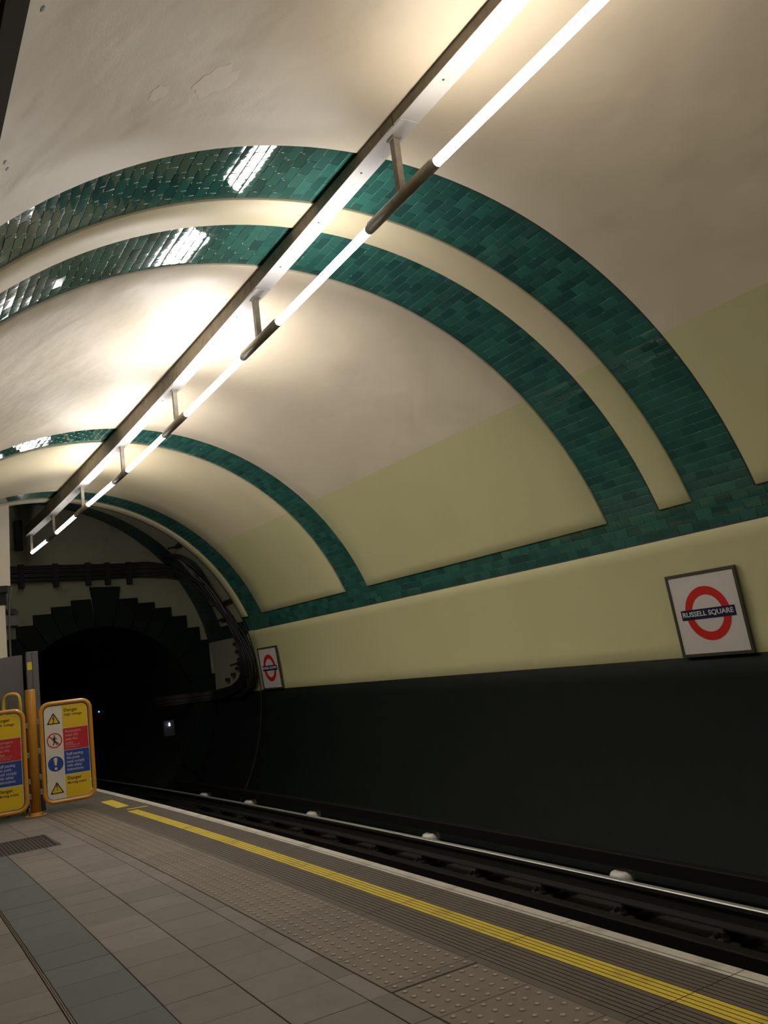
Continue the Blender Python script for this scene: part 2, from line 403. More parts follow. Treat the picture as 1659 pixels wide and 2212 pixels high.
# horizontal frieze of the same tiles
tr = empty('trim_%d' % band_n); band_n += 1; tag(tr, kind='structure')
nr = 3; dth = (TH_HI - TH_LO) / nr; W = dth * RT; cells = []
Lf = 0.1524; y = YB
k = 0
ny = int((14.027 - YB) / Lf); Lf = (14.027 - YB) / ny
for j in range(nr):
    th = TH_LO + (j + 0.5) * dth
    for k in range(ny):
        yc = YB + (k + 0.5 + (0.5 if j % 2 else 0)) * Lf
        if yc + Lf / 2 > 14.03: cells.append((th, 14.027 - Lf / 4, Lf / 2, W))
        else: cells.append((th, yc, Lf, W))
lay_tiles(cells, tr, 240, greenish=lambda th, y: y > 13.4)
gb = MB(); gb.add(*shell(TH_LO, TH_HI, RT + 0.0016, [YB + i * 0.7 for i in range(31)], 3), 0, True); gb.build('grout', M_grout, tr)
# the same black shade strip under the frieze
mb = MB(); vs = []
for i in range(61):
    y = YB + (14.02 - YB) * i / 60
    for t, r in ((TH_LO - 0.001, RT - 0.013), (TH_LO + 0.0025, RT - 0.003), (TH_LO + 0.0025, RT + 0.01)): vs.append(cyl(t, y, r))
mb.add(vs, [(i * 3 + k, i * 3 + k + 1, (i + 1) * 3 + k + 1, (i + 1) * 3 + k) for i in range(60) for k in range(2)]); mb.build('shade_strip', M_shade_trim, tr)

# ceiling marks: filler patches, fixing holes
def blob(th, y, a, b, seed, name, m, r=RT - 0.0185, lift=0.0008, rot=0.0):
    rnd = random.Random(seed); mb = MB(); n = 22; M = cyl_frame(th, y, r)
    pts = []
    for i in range(n):
        an = 2 * PI * i / n; k = 1 + rnd.uniform(-0.22, 0.22)
        x_, y_ = a * k * math.cos(an), b * k * math.sin(an)
        x_, y_ = x_ * math.cos(rot) - y_ * math.sin(rot), x_ * math.sin(rot) + y_ * math.cos(rot)
        pts.append(M @ Vector((x_, y_, lift + (y_ * y_) / (2 * RT))))
    pts2 = [M @ Vector(((M.inverted() @ p).x * 1.02, (M.inverted() @ p).y * 1.02, -0.002)) for p in pts]
    c = M @ Vector((0, 0, lift))
    mb.add([c] + pts + pts2, [(0, 1 + i, 1 + (i + 1) % n) for i in range(n)] + [(1 + i, 1 + n + i, 1 + n + (i + 1) % n, 1 + (i + 1) % n) for i in range(n)], 0, False)
    o = mb.build(name, m, ceiling); return o
def th_at(x, z): return math.atan2(z - ZC, x - XC)
blob(th_at(1.161, 3.918), 3.46, 0.055, 0.05, 3, 'paint_patch', M_patch, rot=0.5)
blob(th_at(1.435, 4.049), 3.46, 0.10, 0.12, 5, 'paint_patch', M_patch, rot=0.6)
for (x, y, z, a) in ((0.497, 2.572, 3.452, 0.012), (0.508, 3.548, 3.462, 0.011), (0.491, 3.475, 3.446, 0.011)):
    blob(th_at(x, z), y, a * 1.1, a * 0.7, 9, 'fixing_hole', M_screw, lift=0.0012)

# ------------------------------------------------------------------ platform floor
floor = MB()
yy = [YB + (14.2 - YB) * i / 50 for i in range(51)]
prof = [(-0.62, -0.12), (-0.62, -0.0045), (2.60, -0.0045), (2.60, -0.05), (2.56, -0.10), (2.50, -1.0)]
floor.extrude_profile(prof, [(Vector((sx(y), y, 0)), Vector((1, 0, 0)), Vector((0, 0, 1))) for y in yy], mi=[0, 0, 1, 1, 1])
floor = tag(floor.build('floor', [M_joint, M_black]), kind='structure')
fl_cache = {}
def flo(name, x0, x1, y0, y1, m, th=0.03, b=0.0015, g=0.004, z=0.0):
    k = (name, round(x1 - x0, 4), round(y1 - y0, 4), m.name)
    if k not in fl_cache:
        L, W = (x1 - x0) / 2 - g / 2, (y1 - y0) / 2 - g / 4
        fl_cache[k] = MB().bbox(-L, L, -W, W, -th, 0, b=b).mesh(name, m)
    yc = (y0 + y1) / 2
    o = link(name, fl_cache[k], floor, ((x0 + x1) / 2 + sx(yc), yc, z + random.uniform(-0.0008, 0.0008)), (0, 0, -math.atan(slope(yc))))
    return o
P = 0.3048
def rows(x0, x1, ya, yb, m, name='tile'):
    k = math.floor((ya - 3.1603) / P)
    while 3.1603 + k * P < yb:
        a = 3.1603 + k * P; b = a + P; k += 1
        if b < ya: continue
        c = Vector(((x0 + x1) / 2, (a + b) / 2, 0))
        if not in_view(c, 260): continue
        flo(name, x0, x1, a, min(b, yb), m)
YT = 10.42
GR = (0.30, 1.410, 8.30, 9.10)      # grating
for (x0, x1) in ((-0.584, -0.279), (-0.279, 0.026), (0.026, 0.331), (0.331, 0.636)):
    rows(x0, x1, 1.6, YT if x1 < GR[0] + 0.04 else GR[2], M_floor)
rows(0.655, 0.9707, 1.6, GR[2], M_green)
rows(0.9707, 1.2762, 1.6, GR[2], M_floor)
rows(1.2762, 1.5851, 1.6, GR[2], M_floor)
flo('tile', GR[1], 1.5851, GR[2], GR[3], M_floor)
for x0, x1 in ((0.655, 0.9707), (0.9707, 1.2762), (1.2762, 1.5851), (0.331, 0.636)):
    y_ = GR[3]
    while y_ < YT - 0.05:
        flo('tile', x0, x1, y_, min(y_ + P * 1.44, YT), M_floor); y_ += P * 1.44
y_ = 3.1603 - 3 * 0.61
while y_ < YT: flo('border_tile', 1.5851, 1.6802, y_, min(y_ + 0.305, YT), M_floor); y_ += 0.305
mb = MB().extrude_profile([(0.6385, -0.01), (0.6385, 0.001), (0.642, 0.001), (0.643, -0.002), (0.646, -0.002), (0.647, 0.0015), (0.6525, 0.0015), (0.6525, -0.01)],
    [(Vector((sx(y), y, 0)), Vector((1, 0, 0)), Vector((0, 0, 1))) for y in [1.0 + i * 0.4 for i in range(19)]])
o = mb.build('expansion_strip', M_brass, floor)
# tactile slabs: six columns of blisters
def dome(mb, x, y, r, h, mi=0):
    n = 8; vs = []
    for (rr, hh) in ((1.0, 0.0), (0.78, 0.7), (0.45, 1.0)):
        for k in range(n): vs.append((x + r * rr * math.cos(2 * PI * k / n), y + r * rr * math.sin(2 * PI * k / n), h * hh))
    fs = [(j * n + k, j * n + (k + 1) % n, (j + 1) * n + (k + 1) % n, (j + 1) * n + k) for j in range(1) for k in range(n)]
    mb.add(vs, fs, 0, True)
    b = len(mb.v) - len(vs)
    for k in range(n): mb.f.append([b + n + k, b + n + (k + 1) % n, b + 2 * n + (k + 1) % n, b + 2 * n + k]); mb.m.append(1); mb.sm.append(True)
    mb.f.append([b + 2 * n + k for k in range(n)]); mb.m.append(1); mb.sm.append(True)
tc_ = {}
def tactile(ya, yb):
    k = round(yb - ya, 3)
    if k not in tc_:
        mb = MB(); L = 0.4075 / 2 - 0.002; W = (yb - ya) / 2 - 0.002
        mb.bbox(-L, L, -W, W, -0.03, 0, b=0.002)
        nrow = max(1, int(round((yb - ya) / 0.0678)))
        pitch = (yb - ya) / nrow
        for j in range(nrow):
            for i in range(6):
                dome(mb, -L + 0.035 + i * 0.0670, -W - 0.002 + (j + 0.5) * pitch, 0.0125, 0.005)
        tc_[k] = mb.mesh('tactile_slab', [M_tact, M_blis])
    yc = (ya + yb) / 2
    link('tactile_slab', tc_[k], floor, ((1.6822 + 2.0897) / 2 + sx(yc), yc, 0.001), (0, 0, -math.atan(slope(yc))))
for a, b in ((1.61, 2.0167), (2.0167, 2.4233), (2.4233, 2.83), (2.83, 3.155), (3.165, 3.2295), (3.2295, 3.636)): tactile(a, b)
y_ = 3.636
while y_ < 9.3: tactile(y_, y_ + 0.4066); y_ += 0.4066
y_t = y_
while y_ < YT + 0.1:      # ribbed slabs at the far end of the tactile strip
    yb = min(y_ + 0.4066, YT + 0.12); mb = MB(); W = (yb - y_) / 2 - 0.002; L = 0.4075 / 2 - 0.002
    mb.bbox(-L, L, -W, W, -0.03, 0, b=0.002)
    for i in range(6):
        x_ = -L + 0.035 + i * 0.067; mb.bbox(x_ - 0.016, x_ + 0.016, -W, W, -0.001, 0.005, b=0.004)
    yc = (y_ + yb) / 2; mb.build('ribbed_slab', M_tact, floor, ((1.6822 + 2.0897) / 2 + sx(yc), yc, 0.001), (0, 0, -math.atan(slope(yc)))); y_ = yb
# coping slabs with grooves, yellow line and white edge painted on
def coping(ya, yb, ribs=True, yellow=True):
    yc = (ya + yb) / 2; h = (yb - ya) / 2 - 0.002; pts = [(0.0, -0.06), (0.0, -0.0015), (0.0015, 0.0)]; X0 = 2.0897; mi = [0, 0]
    def colr(x): return 2 if (2.315 < x < 2.421 and yellow) else (3 if x > 2.610 else 0)
    x = 2.130
    pitch = 0.0264
    if ribs:
        while x < 2.64:
            pts += [(x - X0, 0), (x + 0.0005 - X0, -0.003), (x + 0.0040 - X0, -0.003), (x + 0.0045 - X0, 0)]
            mi += [colr(x - 0.002), 1, 1, 1]; x += pitch
    else:
        for xb in (2.315, 2.421, 2.610):
            pts.append((xb - X0, 0)); mi.append(colr(xb - 0.01))
    pts += [(2.690 - X0, 0.0), (2.694 - X0, -0.004), (2.694 - X0, -0.06)]; mi += [3, 3, 0]
    pts = pts + []; mb = MB(); n = len(pts)
    nseg = 1; vs = []
    for s_ in (-h, h):
        for (a, b) in pts: vs.append((a - 0.302, s_, b))
    fs = [(k, k + 1, n + k + 1, n + k) for k in range(n - 1)]
    mb.v = vs; mb.f = [list(f) for f in fs]; mb.m = mi[:n - 1]; mb.sm = [False] * (n - 1)
    mb.f.append(list(range(n))[::-1]); mb.m.append(0); mb.sm.append(False)
    mb.f.append(list(range(n, 2 * n))); mb.m.append(0); mb.sm.append(False)
    me = bpy.data.meshes.new('coping_slab'); me.from_pydata(mb.v, [], mb.f)
    for m in (M_cop, M_groove, M_yel, M_white): me.materials.append(m)
    me.polygons.foreach_set('material_index', mb.m); me.update()
    link('coping_slab', me, floor, (X0 + 0.302 + sx(yc), yc, 0.0), (0, 0, -math.atan(slope(yc))))
cy = 1.42
js = [1.42, 2.335, 3.25, 4.16, 5.07, 5.98, 6.89, 7.80, 8.70, 9.58]
for a, b in zip(js[:-1], js[1:]): coping(a, b)
js = [9.58, 10.45, 11.35, 12.3, 13.25, 14.2]
for a, b in zip(js[:-1], js[1:]): coping(a, b, ribs=(a < 10.4), yellow=False)
def mark(xs, ya, yb, m=M_yel, skew=0.0):
    mb = MB(); yc = (ya + yb) / 2
    a, b = xs
    mb.add([(a, ya, 0.0), (b, ya + skew, 0.0), (b, yb + skew, 0.0), (a, yb, 0.0), (a, ya, 0.0012), (b, ya + skew, 0.0012), (b, yb + skew, 0.0012), (a, yb, 0.0012)],
           [(3, 2, 1, 0), (4, 5, 6, 7), (0, 1, 5, 4), (1, 2, 6, 5), (2, 3, 7, 6), (3, 0, 4, 7)])
    mb.build('yellow_marking', m, floor, (sx(yc), 0, 0))
mark((2.330, 2.462), 9.98, 10.78)
mark((2.355, 2.565), 9.70, 9.755, skew=-0.03)
# slabs beyond the barrier
for (x0, x1) in ((-0.4, 0.3), (0.3, 1.0), (1.0, 1.70), (1.70, 2.0877)):
    y_ = YT + (0.13 if x0 > 1.6 else 0.0)
    while y_ < 14.1: flo('end_slab', x0, x1, y_, min(y_ + 0.75, 14.2), M_farfl, g=0.008); y_ += 0.75
# grating
g = empty('floor_grating', ((GR[0] + GR[1]) / 2, (GR[2] + GR[3]) / 2, 0))
tag(g, 'dark ribbed floor grating let into the platform tiles before the barrier', 'grating')
w2, l2 = (GR[1] - GR[0]) / 2, (GR[3] - GR[2]) / 2
mb = MB(); 
for (a, b, c, d) in ((-w2, w2, -l2, -l2 + 0.025), (-w2, w2, l2 - 0.025, l2), (-w2, -w2 + 0.02, -l2, l2), (w2 - 0.02, w2, -l2, l2)): mb.box(a, b, c, d, -0.03, 0.001)
mb.build('frame', M_grate, g)
sm = MB().bbox(-0.008, 0.008, -l2 + 0.026, l2 - 0.026, -0.02, 0.0, b=0.002).mesh('slat', M_grate)
n = int((2 * w2 - 0.05) / 0.030)
for i in range(n): link('slat', sm, g, (-w2 + 0.035 + i * 0.030, 0, 0))
g.location.x += sx(8.7)
MB().box(-w2 + 0.002, w2 - 0.002, -l2 + 0.002, l2 - 0.002, -0.004, -0.003).build('pan', M_black, g)

# ------------------------------------------------------------------ track
ty = [YB + (26 - YB) * i / 66 for i in range(67)]
def path(x, z, ys=ty): return [(Vector((x + sx(y), y, z)), Vector((1, 0, 0)), Vector((0, 0, 1))) for y in ys]
bed = MB().extrude_profile([(2.3, -0.90), (5.9, -0.90)], path(0, 0))
tag(bed.build('track_bed', M_bed), 'dark track bed in the pit below the platform edge', 'ground', kind='structure')
def rail(name, x, ztop, label, w_=0.070, h=0.155, foot=0.13, top=None, ys=ty):
    p = [(-foot / 2, -h), (foot / 2, -h), (foot / 2, -h + 0.012), (0.010, -h + 0.03), (0.010, -0.04), (w_ / 2, -0.034), (w_ / 2, -0.006), (w_ / 2 - 0.008, 0), (-w_ / 2 + 0.008, 0), (-w_ / 2, -0.006), (-w_ / 2, -0.034), (-0.010, -0.04), (-0.010, -h + 0.03), (-foot / 2, -h + 0.012)]
    mi = [0] * 14
    for k in (6, 7, 8): mi[k] = 1
    o = MB().extrude_profile(p, path(x, ztop, ys), mi=mi, closed=True).build(name, [M_rust, top or M_rust])
    return tag(o, label, 'rail')
rail('running_rail', 4.845, -0.610, w_=0.056, label='long running rail with a bright polished top beside the white insulators', top=M_railtop)
rail('running_rail', 3.395, -0.610, 'running rail close under the platform edge, mostly hidden by the edge', top=M_railtop)
def cond(x, ztop, label):
    w_ = 0.045
    o = MB().extrude_profile([(-w_, -0.11), (w_, -0.11), (w_, -0.008), (w_ - 0.01, 0), (-w_ + 0.01, 0), (-w_, -0.008)], path(x, ztop), closed=True).build('conductor_rail', M_cond)
    tag(o, label, 'rail'); return o
cond(5.250, -0.545, 'dark outer conductor rail carried on the white insulators beside the wall')
cond(4.095, -0.560, 'dark centre conductor rail running nearest to the platform edge')
def lathe(mb, prof, n=16, c=(0, 0, 0), mi=0):
    vs = [(c[0] + r * math.cos(2 * PI * k / n), c[1] + r * math.sin(2 * PI * k / n), c[2] + z) for (r, z) in prof for k in range(n)]
    fs = [(i * n + k, i * n + (k + 1) % n, (i + 1) * n + (k + 1) % n, (i + 1) * n + k) for i in range(len(prof) - 1) for k in range(n)]
    fs.append(tuple(range((len(prof) - 1) * n, len(prof) * n))); fs.append(tuple(range(n))[::-1])
    mb.add(vs, fs, mi, True); return mb
pot_me = lathe(MB(), [(0.070, 0), (0.074, 0.04), (0.066, 0.055), (0.092, 0.080), (0.101, 0.110), (0.099, 0.140), (0.086, 0.160), (0.060, 0.170), (0.03, 0.166)]).mesh('insulator_body', M_pot)
base_me = MB().box(-0.09, 0.09, -0.09, 0.09, 0, 0.045).mesh('base_block', M_sleep)
pl = [('large white insulator nearest the camera, right of the other insulators', 5.62), ('second white insulator from the right, behind the polished rail', 8.44), ('third white insulator from the right, just off the small roundel sign', 11.25),
      ('fourth white insulator from the right beside the rail', 13.35), ('fifth white insulator from the right, greyer than its neighbours', 15.2), ('sixth white insulator from the right, small, near the tunnel mouth', 17.9), ('farthest faint grey insulator inside the tunnel mouth', 21.0)]
for lab, y in pl:
    x = 5.235 + sx(y)
    t = empty('insulator', (x, y, -0.90)); tag(t, lab, 'insulator', 'insulators under the outer conductor rail')
    link('insulator_body', pot_me, t, (0, 0, 0.045)); link('base_block', base_me, t)
chm = MB(); chm.bbox(-0.115, 0.115, -0.06, 0.06, 0, 0.035, b=0.012)
chm.bbox(-0.085, -0.030, -0.045, 0.045, 0.03, 0.09, b=0.02); chm.bbox(0.030, 0.085, -0.045, 0.045, 0.03, 0.09, b=0.02)
lathe(chm, [(0.016, 0.03), (0.016, 0.07), (0.01, 0.075)], 8, (-0.098, 0, 0)); lathe(chm, [(0.016, 0.03), (0.016, 0.07), (0.01, 0.075)], 8, (0.098, 0, 0))
chair_me = chm.mesh('rail_chair', M_rust)
slp_me = MB().bbox(-1.15, 1.15, -0.125, 0.125, -0.02, 0.055, b=0.01).mesh('sleeper', M_sleep)
k = 0; y = 3.38 - 0.92
names = ['nearest', 'second', 'third', 'fourth', 'fifth', 'sixth', 'seventh', 'eighth', 'ninth', 'tenth', 'eleventh', 'twelfth', 'thirteenth', 'fourteenth']
while y < 15.5:
    s_ = link('sleeper', slp_me, None, (4.12 + sx(y), y, -0.90), (0, 0, -math.atan(slope(y))))
    tag(s_, 'dark timber sleeper under the rails, %s from the right edge' % names[k] if k else 'dark timber sleeper at the right edge of the picture', 'sleeper', 'sleepers in the track pit')
    for x_ in (4.845,):
        c_ = link('rail_chair', chair_me, None, (x_ + sx(y), y, -0.845), (0, 0, -math.atan(slope(y))))
        c_.scale = (1.0, 1.0, 0.9)
        tag(c_, 'dark iron rail chair clamping the polished rail, %s from the right edge' % names[k], 'rail chair', 'rail chairs along the polished rail')
    k += 1; y += 0.92
    if k >= len(names): break

# ------------------------------------------------------------------ section beyond the rim, headwall, running tunnel
def P2(t, y, dr=0.0):
    f = (y - 14.26) / (16.6 - 14.26); return Vector((2.44 - 0.2 * f + (3.36 + 0.13 * f + dr) * math.cos(t), y, 1.10 + 0.196 * f + (3.36 + 0.13 * f + dr) * math.sin(t)))
def z2th(z, y, dr=0.0):
    f = (y - 14.26) / (16.6 - 14.26); return math.asin((z - 1.10 - 0.196 * f) / (3.36 + 0.13 * f + dr))
mb = MB(); n = 70; ys = [14.26, 14.8, 15.3, 15.8, 16.2, 16.6]
vs = []; 
for y in ys:
    ta, tb = z2th(-0.9, y), PI - z2th(-0.1, y)
    td = z2th(0.93, y)
    tt = [ta + (td - ta) * i / 8 for i in range(8)] + [td + (tb - td) * i / 62 for i in range(63)]
    vs += [P2(t, y) for t in tt]
nn = 71
for j in range(len(ys) - 1):
    for i in range(nn - 1):
        mb.f.append([j * nn + i, j * nn + i + 1, (j + 1) * nn + i + 1, (j + 1) * nn + i]); mb.m.append(1 if i < 8 else 0); mb.sm.append(True)
mb.v = [tuple(v) for v in vs]
side = tag(mb.build('wall_far_side', [M_hw, M_dado]), kind='structure')
mb = MB()      # sooty tile band beside the headwall and its frieze
def band2(t0, t1, y0f, y1f, rows_, L, W):
    pass
nr2 = 84; 
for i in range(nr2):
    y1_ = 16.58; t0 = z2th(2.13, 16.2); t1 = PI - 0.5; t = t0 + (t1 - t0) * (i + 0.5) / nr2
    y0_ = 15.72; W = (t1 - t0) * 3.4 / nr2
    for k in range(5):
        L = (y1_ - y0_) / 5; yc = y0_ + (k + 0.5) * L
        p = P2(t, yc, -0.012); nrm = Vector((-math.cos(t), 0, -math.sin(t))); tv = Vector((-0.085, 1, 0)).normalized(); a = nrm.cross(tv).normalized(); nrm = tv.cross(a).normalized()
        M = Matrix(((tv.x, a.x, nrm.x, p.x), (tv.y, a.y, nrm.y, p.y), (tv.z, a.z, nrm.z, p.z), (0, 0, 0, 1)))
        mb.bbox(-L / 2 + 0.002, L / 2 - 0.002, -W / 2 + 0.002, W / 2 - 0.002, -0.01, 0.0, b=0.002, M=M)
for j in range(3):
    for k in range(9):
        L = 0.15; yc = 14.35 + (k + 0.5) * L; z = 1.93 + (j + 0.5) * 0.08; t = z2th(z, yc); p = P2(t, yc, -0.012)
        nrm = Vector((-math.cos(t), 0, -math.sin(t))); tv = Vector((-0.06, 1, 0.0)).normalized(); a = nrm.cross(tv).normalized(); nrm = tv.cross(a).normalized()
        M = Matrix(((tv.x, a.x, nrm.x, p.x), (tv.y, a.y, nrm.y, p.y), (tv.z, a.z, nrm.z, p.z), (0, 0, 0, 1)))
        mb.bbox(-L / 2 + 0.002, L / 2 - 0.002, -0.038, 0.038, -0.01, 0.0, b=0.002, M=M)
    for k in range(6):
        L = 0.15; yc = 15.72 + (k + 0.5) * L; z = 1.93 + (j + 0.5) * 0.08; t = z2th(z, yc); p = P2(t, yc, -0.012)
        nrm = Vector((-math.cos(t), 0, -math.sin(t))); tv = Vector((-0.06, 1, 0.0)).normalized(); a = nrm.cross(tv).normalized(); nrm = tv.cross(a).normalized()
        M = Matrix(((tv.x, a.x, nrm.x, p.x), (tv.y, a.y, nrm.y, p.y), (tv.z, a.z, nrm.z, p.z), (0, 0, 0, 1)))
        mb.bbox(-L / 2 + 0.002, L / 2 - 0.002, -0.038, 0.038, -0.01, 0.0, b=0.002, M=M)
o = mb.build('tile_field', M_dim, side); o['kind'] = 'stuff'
# headwall with round hole
HX, HZ, HR = 3.600, 0.742, 1.680
mb = MB(); N = 72; vs = []
for i in range(N):
    a = 2 * PI * i / N; vs.append((HX + HR * math.cos(a), YH, HZ + HR * math.sin(a)))
for i in range(N):
    a = 2 * PI * i / N; d = 4.6; vs.append((HX + d * math.cos(a), YH, HZ + d * math.sin(a)))
mb.add(vs, [(i, (i + 1) % N, N + (i + 1) % N, N + i) for i in range(N)])
mb.m = [1 if (i > N * 0.55 or i < 3) else 0 for i in range(N)]
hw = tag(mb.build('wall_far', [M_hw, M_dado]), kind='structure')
# portal blocks
def radial(x, z):
    dx, dz = x - HX, z - HZ; l = math.hypot(dx, dz); return (HX + dx / l * HR * 0.995, HZ + dz / l * HR * 0.995)
steps_l = [(3.122, 3.476, 2.940), (2.773, 3.122, 2.842), (2.459, 2.773, 2.724), (2.172, 2.459, 2.545), (1.86, 2.172, 2.328), (1.60, 1.86, 2.05), (1.45, 1.60, 1.6)]
steps_r = [(4.000, 4.341, 2.908), (4.341, 4.657, 2.802), (4.657, 4.968, 2.682), (4.968, 5.253, 2.500), (5.253, 5.494, 2.256), (5.494, 5.655, 1.995), (5.655, 5.72, 1.33)]
def block(poly, name='portal_block', d=0.05):
    mb = MB(); n = len(poly); cx = sum(p[0] for p in poly) / n; cz = sum(p[1] for p in poly) / n
    sh = lambda p, s: (cx + (p[0] - cx) * s, cz + (p[1] - cz) * s)
    back = [(p[0], YH - 0.001, p[1]) for p in poly]; mid = [(p[0], YH - d + 0.008, p[1]) for p in poly]
    front = []
    for p in poly:
        dx, dz = cx - p[0], cz - p[1]; l = math.hypot(dx, dz); front.append((p[0] + dx / l * 0.010, YH - d, p[1] + dz / l * 0.010))
    fs = [tuple(range(2 * n, 3 * n))]
    for a, b in ((0, n), (n, 2 * n)):
        fs += [(a + i, a + (i + 1) % n, b + (i + 1) % n, b + i) for i in range(n)]
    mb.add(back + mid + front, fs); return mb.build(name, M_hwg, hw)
def arc(p, q, k=3):
    a0 = math.atan2(p[1] - HZ, p[0] - HX); a1 = math.atan2(q[1] - HZ, q[0] - HX)
    return [(HX + HR * 0.995 * math.cos(a0 + (a1 - a0) * i / k), HZ + HR * 0.995 * math.sin(a0 + (a1 - a0) * i / k)) for i in range(k + 1)]
gp = 0.004
kl, kr = (3.500, 2.940), (3.990, 2.908)
block([(3.466, 3.164), (4.026, 3.140), kr] + arc(radial(3.90, 2.9), radial(3.53, 2.9)) + [kl])
o_ = None
prev = (3.500 - gp, 2.940)
prevb = radial(3.53, 2.9)
for (x0, x1, z), nxt in zip(steps_l, steps_l[1:] + [None]):
    zn = nxt[2] if nxt else 0.9
    a = radial(x0, zn) if zn > HZ else (HX - HR, HZ)
    block([(x0 + gp, z), (min(x1, prev[0]) , z)] + ([prev] if abs(prev[1] - z) > 1e-3 else []) + [(prevb[0] - gp, prevb[1])] + arc(prevb, a)[1:-1] + [(a[0] + gp, a[1]), (x0 + gp, zn)])
    prev = (x0 - gp, zn); prevb = a
prev = (3.990 + gp, 2.908); prevb = radial(3.90, 2.9)
for (x0, x1, z), nxt in zip(steps_r, steps_r[1:] + [None]):
    zn = nxt[2] if nxt else -0.9
    a = radial(x1, zn)
    block([(x1 - gp, z), (x1 - gp, zn), (a[0] - gp, a[1])] + arc(a, prevb)[1:-1] + [(prevb[0] + gp, prevb[1])] + ([prev] if abs(prev[1] - z) > 1e-3 else []) + [(max(x0, prev[0]), z)])
    prev = (x1 + gp, zn); prevb = a
# running tunnel
mb = MB(); N = 40; ys = [YH - 0.02 + (34 - YH) * i / 24 for i in range(25)]; vs = []
for y in ys:
    off = -0.004 * ((y - Y0) ** 2 - (YH - Y0) ** 2)
    vs += [(HX + off + HR * math.cos(2 * PI * k / N), y, HZ + HR * math.sin(2 * PI * k / N)) for k in range(N)]
fs = [(j * N + k, j * N + (k + 1) % N, (j + 1) * N + (k + 1) % N, (j + 1) * N + k) for j in range(24) for k in range(N)]
fs.append(tuple(24 * N + k for k in range(N)))
mb.add(vs, fs, 0, True)
tag(mb.build('wall_tunnel', M_tun), kind='structure')

# signal and small lamp in the tunnel
t = empty('tunnel_signal', (4.60, 21.86, 0.77)); tag(t, 'tiny green signal light glowing deep inside the dark tunnel', 'signal')
mb = MB().box(-0.09, 0.09, -0.04, 0.06, -0.16, 0.16); mb.build('housing', M_black, t)
lathe_m = MB(); lathe(lathe_m, [(0.018, 0), (0.016, 0.01), (0.008, 0.014)], 14); o = lathe_m.build('lens', M_sig, t, (0, -0.042, 0.0), (PI / 2, 0, 0)); o['label'] = 'glowing green lens'
t = empty('tunnel_lamp', (4.73, 16.52, 0.48)); tag(t, 'small white lamp with grey twin plates on the dark wall by the tunnel mouth', 'lamp')
MB().bbox(-0.045, 0.02, -0.10, 0.10, -0.20, 0.08, b=0.004, M=Matrix.Rotation(0, 4, 'X')).build('plate', mat('grey_plate', (0.05, 0.05, 0.055), 0.6), t, (0, 0, 0), (0, 0, -PI / 2 + 0.1))
lm = MB(); lathe(lm, [(0.014, -0.02), (0.017, 0.0), (0.012, 0.03), (0.004, 0.045)], 12); o = lm.build('bulb', M_wlamp, t, (0.0, -0.05, 0.0)); o['label'] = 'glowing white bulb'

# cables on the headwall and down the right wall
def smooth_path(pts, sub=4):
    pts = [Vector(p) for p in pts]; out = []
    for i in range(len(pts) - 1):
        p0 = pts[max(i - 1, 0)]; p1 = pts[i]; p2 = pts[i + 1]; p3 = pts[min(i + 2, len(pts) - 1)]
        for s in range(sub):
            t_ = s / sub
            out.append(0.5 * ((2 * p1) + (-p0 + p2) * t_ + (2 * p0 - 5 * p1 + 4 * p2 - p3) * t_ * t_ + (-p0 + 3 * p1 - 3 * p2 + p3) * t_ ** 3))
    out.append(pts[-1]); return out
rc = random.Random(4)
cab_labels = ['top', 'second', 'third', 'fourth', 'fifth', 'sixth', 'seventh', 'bottom']
for i in range(8):
    z0 = 3.585 - i * 0.036; yy_ = YH - 0.07 - (i % 2) * 0.02; r_ = 0.019 + 0.004 * (i % 3)
    pts = [(1.75, yy_, z0 + 0.03 + rc.uniform(-.01, .01)), (2.6, yy_, z0 + 0.01), (3.4, yy_, z0 - 0.012), (4.1, yy_, z0 - 0.02 + rc.uniform(-.01, .01)), (4.55, yy_ - 0.05, z0 - 0.025)]
    d = i * 0.045
    for (z, y, dr) in ((3.42, 16.0, -0.10), (3.22, 15.6, -0.09), (2.94, 15.35, -0.08), (2.60, 15.15, -0.08), (2.32, 15.0, -0.07), (2.05, 14.9, -0.07), (1.75, 14.82, -0.07), (1.45, 14.80, -0.07), (1.2, 14.95, -0.08), (1.06 , 15.3, -0.09)):
        y2 = y + (0.19 - d) * 0.9 * (1 if z < 3.3 else 0.6)
        pts.append(P2(z2th(z - d * (0.5 if z > 2.9 else 0.25), y2, dr), y2, dr + rc.uniform(-.03, 0.01)))
    pts += [P2(z2th(1.02 - i * 0.022, 15.9, -0.1), 15.9, -0.1), P2(z2th(0.99 - i * 0.022, 16.5, -0.12), 16.5, -0.12), (5.0, 16.55, 0.99 - i * 0.022), (4.6, 16.9, 0.99 - i * 0.022)]
    o = MB().tube(smooth_path(pts), r_, 8).build('cable', M_cable)
    tag(o, 'black cable, %s of the bundle crossing the far wall above the tunnel mouth' % cab_labels[i], 'cable', 'cables across the far wall')
for i in range(7):
    pts = []
    for (z, y) in ((3.62, 15.9), (3.48, 15.2), (3.25, 15.0), (2.92, 15.05), (2.58, 15.0), (2.28, 14.86), (1.98, 14.66), (1.6, 14.46), (1.2, 14.42), (1.0, 14.62), (0.97, 15.4), (0.96, 16.3)):
        y2 = y + i * (0.035 if z > 2.1 else 0.06); pts.append(P2(z2th(z - (0.02 * i if z < 1.1 else 0), y2, -0.05), y2, -0.05 + rc.uniform(-.035, 0.015)))
    o = MB().tube(smooth_path(pts), 0.020 + 0.005 * (i % 2), 8).build('cable', M_cable)
    tag(o, 'black cable curving down the right wall just beyond the platform rim, %s from the rim' % ['first', 'second', 'third', 'fourth', 'fifth', 'sixth', 'seventh'][i], 'cable', 'cables down the right wall beyond the rim')
